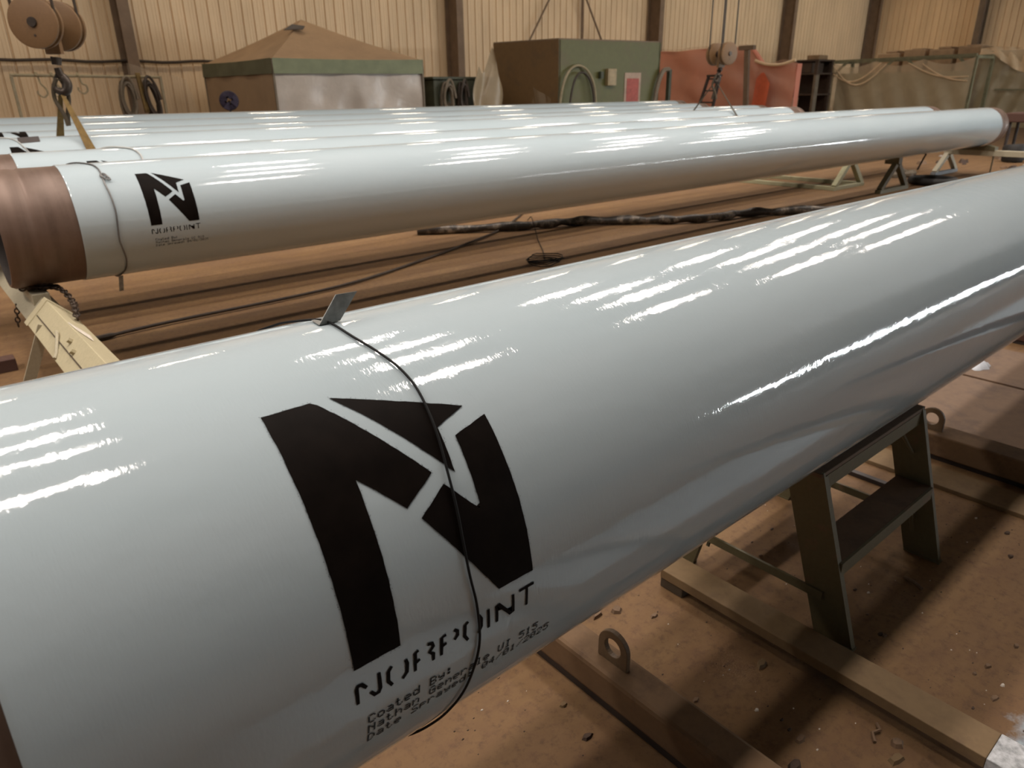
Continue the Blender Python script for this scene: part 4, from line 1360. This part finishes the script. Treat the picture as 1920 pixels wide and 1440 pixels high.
# ------------------------------------------------------------------ dark shelving, draped frame and film at far right
t = thing('shelving', (28.9, 15.4, 0), 'dark brown shelving unit between the red wrapped pile and the draped frame', 'shelf')
X = 28.3
for y in (16.58, 15.04):
    for x in (X, X + 1.1):
        MB().box(x - .06, x + .06, y - .06, y + .06, 0, 2.40).build('upright', 'cabinet', t)
for z in (.3, 1.2, 1.95, 2.42):
    MB().box(X - .08, X + 1.2, 14.96, 16.66, z - .03, z + .03).build('shelf', 'cabinet', t)
MB().box(X + 1.17, X + 1.22, 15.01, 16.61, .33, 2.39).build('back_panel', 'cabinet', t)
tag(MB().box(28.3, 29.25, 15.26, 16.41, 1.985, 2.35).build('carton', 'cabinet', None, bev=.02), 'dark carton on the top level of the dark brown shelving', 'box')
tag(MB().box(28.4, 29.1, 16.06, 16.46, .335, 1.1).build('carton', 'tan_box', None, bev=.02), 'tan carton standing in the left of the dark brown shelving', 'box')
tag(MB().box(28.6, 29.3, 15.16, 15.66, 2.455, 2.62).build('carton', 'tan_box', None, bev=.03), 'small tan carton on top of the dark brown shelving', 'box')
tag(MB().box(27.9, 28.15, 14.8, 14.9, 0, 1.9).build('board', 'hosegrey', None, bev=.01), 'narrow pale board leaning upright by the right of the dark shelving', 'board')

t = thing('draped_rack', (30.6, 12.7, 0), 'long green steel frame hung with clear film at the far right', 'frame')
ya, yb = 15.25, 10.12
MB().beam((30, ya, 2.40), (30, yb, 2.44), .10, .09).build('top_rail', 'frame_green', t)
MB().beam((31.6, ya, 2.40), (31.6, yb, 2.44), .10, .09).build('top_rail', 'frame_green', t)
for x in (30, 31.6):
    for y in (ya, yb):
        MB().beam((x, y, 0), (x, y, 2.40), .10, .11, (1, 0, 0)).build('post', 'frame_green', t)
for y in (ya, yb):
    MB().beam((30.06, y, 2.38), (31.54, y, 2.38), .09, .09).build('end_rail', 'frame_green', t)
    s = -1 if y == ya else 1
    MB().beam((29.98, y + s * .02, 1.85), (29.98, y + s * .55, 2.38), .08, .08, (1, 0, 0)).build('corner_brace', 'frame_green', t)
MB().beam((29.98, 12.95, 2.36), (29.98, 13.4, 1.95), .08, .07, (1, 0, 0)).build('corner_brace', 'frame_green', t)
MB().beam((29.98, 12.4, 2.36), (29.98, 11.95, 1.95), .08, .07, (1, 0, 0)).build('corner_brace', 'frame_green', t)
MB().sheet(lambda u, v: Vector((30.25, ya - .1 - (ya - yb - .2) * u, .1 + 1.85 * v)), 4, 4).build('rear_panel', 'drape_green', t)


def swag(u, v):
    y = ya - (ya - yb) * u
    s = abs(sin(u * pi * 3))
    zt_ = 2.37 - .20 * s
    return Vector((29.90 + .05 * sin(u * 40 + 7 * v) * (1 - v) - .06 * (1 - v), y, .05 + (zt_ - .05) * v))


MB().sheet(swag, 90, 20).build('film_front', 'plastic_thin', t, True)
for (y0, z0, y1, z1, sag) in ((15.2, 2.3, 13.1, 2.25, .75), (15.2, 2.0, 13.3, 2.3, .5), (12.3, 2.25, 10.2, 1.75, .2), (11.8, 2.2, 10.2, 1.6, .15)):
    MB().tube([(29.82, y0 + (y1 - y0) * k / 12, z0 + (z1 - z0) * k / 12 - sag * sin(pi * k / 12)) for k in range(13)], [.018 + .012 * sin(pi * k / 12) for k in range(13)], 6).build('film_fold', 'plastic_cream', t, True)
for y, z, rr in ((13.75, 1.42, .22), (12.6, 1.45, .26), (12.1, 1.5, .24), (11.6, 1.42, .25), (11.15, 1.4, .2), (10.7, 1.55, .2)):
    bmx = MB().lathe([(-rr, .02), (-rr * .7, rr * .7), (0, rr), (rr * .7, rr * .7), (rr, .02)], (30.8, y, z), (.2, 1, .3), 10)
    tag(bmx.build('wrapped_lump', 'crate_green', None, True), 'dark green lump stacked behind the film of the draped frame', 'bundle', 'green lumps behind the film')
    tag(MB().box(30.5, 31.1, y - .16, y + .16, 0, z - rr * .8).build('support_crate', 'drape_green'), 'green crate under a lump behind the film of the draped frame', 'crate', 'green crates behind the film')
# brown bundles on top and behind
for i, (y, z, w) in enumerate(((14.3, 2.62, .9), (13.3, 2.66, .8), (12.3, 2.68, .9), (11.3, 2.70, .8))):
    lab4 = ('leftmost', 'second from left', 'third from left', 'rightmost')[i]
    mbx = MB().box(32.6, 33.8, y - w / 2, y + w / 2, 0, z + .10 + .05 * (i % 2))
    mbx.box(32.7, 33.7, y - w / 3, y + w / 5, z + .1001 + .05 * (i % 2), z + .19)
    tag(mbx.build('brown_bundle', 'brown_wrap', None, bev=.06), 'brown wrapped bundle rising behind the draped frame, %s of four' % lab4, 'bundle')


def bigfilm(u, v):
    y = 10.75 - 4.4 * u
    z = 2.62 * v
    sag = .55 * sin(pi * min(1, u * 1.35)) ** 2
    pleat = .09 * sin(u * 46 + 9 * (1 - v)) * (1 - v) + .06 * sin(22 * (v + .3 * u)) * u
    return Vector((32.1 - .2 * (1 - v) + pleat, y, z))


t = thing('draped_pallets', (33, 8.8, 0), 'pallet stack under a big creamy sheet of film at the right edge', 'stack')
MB().box(32.3, 34.0, 6.4, 9.9, 0, 2.35).build('pallet_load', 'drape_green', t)
MB().box(32.35, 33.9, 9.95, 10.7, 0, 2.5).build('pallet_load', 'drape_green', t)
MB().sheet(bigfilm, 80, 26).build('film_front', 'plastic_thin', t, True)


def topfilm(u, v):
    y = 10.75 - 4.4 * u
    lo = 2.45 - .62 * sin(pi * min(1, max(0, (u - .12) * 1.5))) ** 1.0
    z = lo + (2.72 - lo) * v
    return Vector((31.95 + .25 * v + .05 * sin(u * 60 + 5 * v), y, z + .03 * sin(u * 14)))


MB().sheet(topfilm, 70, 10).build('film_top', 'plastic_cream', t, True)
MB().sheet(lambda u, v: Vector((32.2 + 2.0 * v, 10.75 - 4.4 * u, 2.72 + .03 * sin(u * 14))), 40, 3).build('film_roof', 'plastic_cream', t, True)
for y in (8.6, 7.6):
    MB().box(31.72, 31.80, y - .05, y + .05, 0, 1.8).build('post', 'frame_green', t)
MB().beam((31.78, 9.9, 1.3), (31.78, 7.0, 1.25), .06, .05).build('cross_rail', 'frame_green', t)

# small red brown machine and scrap beyond the far pipe end
t = thing('steel_trolley', (18, 5.0, 0), 'small red brown trolley beyond the far end of the second pipe', 'trolley')
MB().box(17.8, 18.5, 4.5, 5.25, .72, .90).build('deck', 'darkrust', t, bev=.02)
for x in (17.9, 18.4):
    for y in (4.6, 5.15):
        MB().tube([(x, y, .719), (x, y, .12)], .03, 8).build('leg', 'dark', t, True)
        MB().lathe([(-.03, 0), (-.03, .09), (.03, .09), (.03, 0)], (x, y, .09), (0, 1, 0), 14).build('wheel', 'tyre', t, True)
tag(MB().lathe([(0, 0), (0, .16), (.05, .2), (.3, .2), (.34, .17), (.34, 0)], (17.2, 4.75, 0), (0, .1, 1), 20).build('dark_drum', 'tyre', None, True), 'small dark drum on the floor beyond the far end of the second pipe', 'drum')
for i in range(26):
    x, y = random.uniform(15.5, 19.5), random.uniform(3.3, 6.3)
    k = ('chip', 'pale_scrap', 'chip_dark')[i % 3]
    nm = {'chip': 'brown', 'pale_scrap': 'pale', 'chip_dark': 'dark'}[k]
    tag(chip(x, y, random.uniform(.05, .14), k).build('scrap_piece', k, None), '%s scrap piece littering the floor beyond the far pipe end' % nm, 'scrap', '%s scrap beyond the far pipe end' % nm)
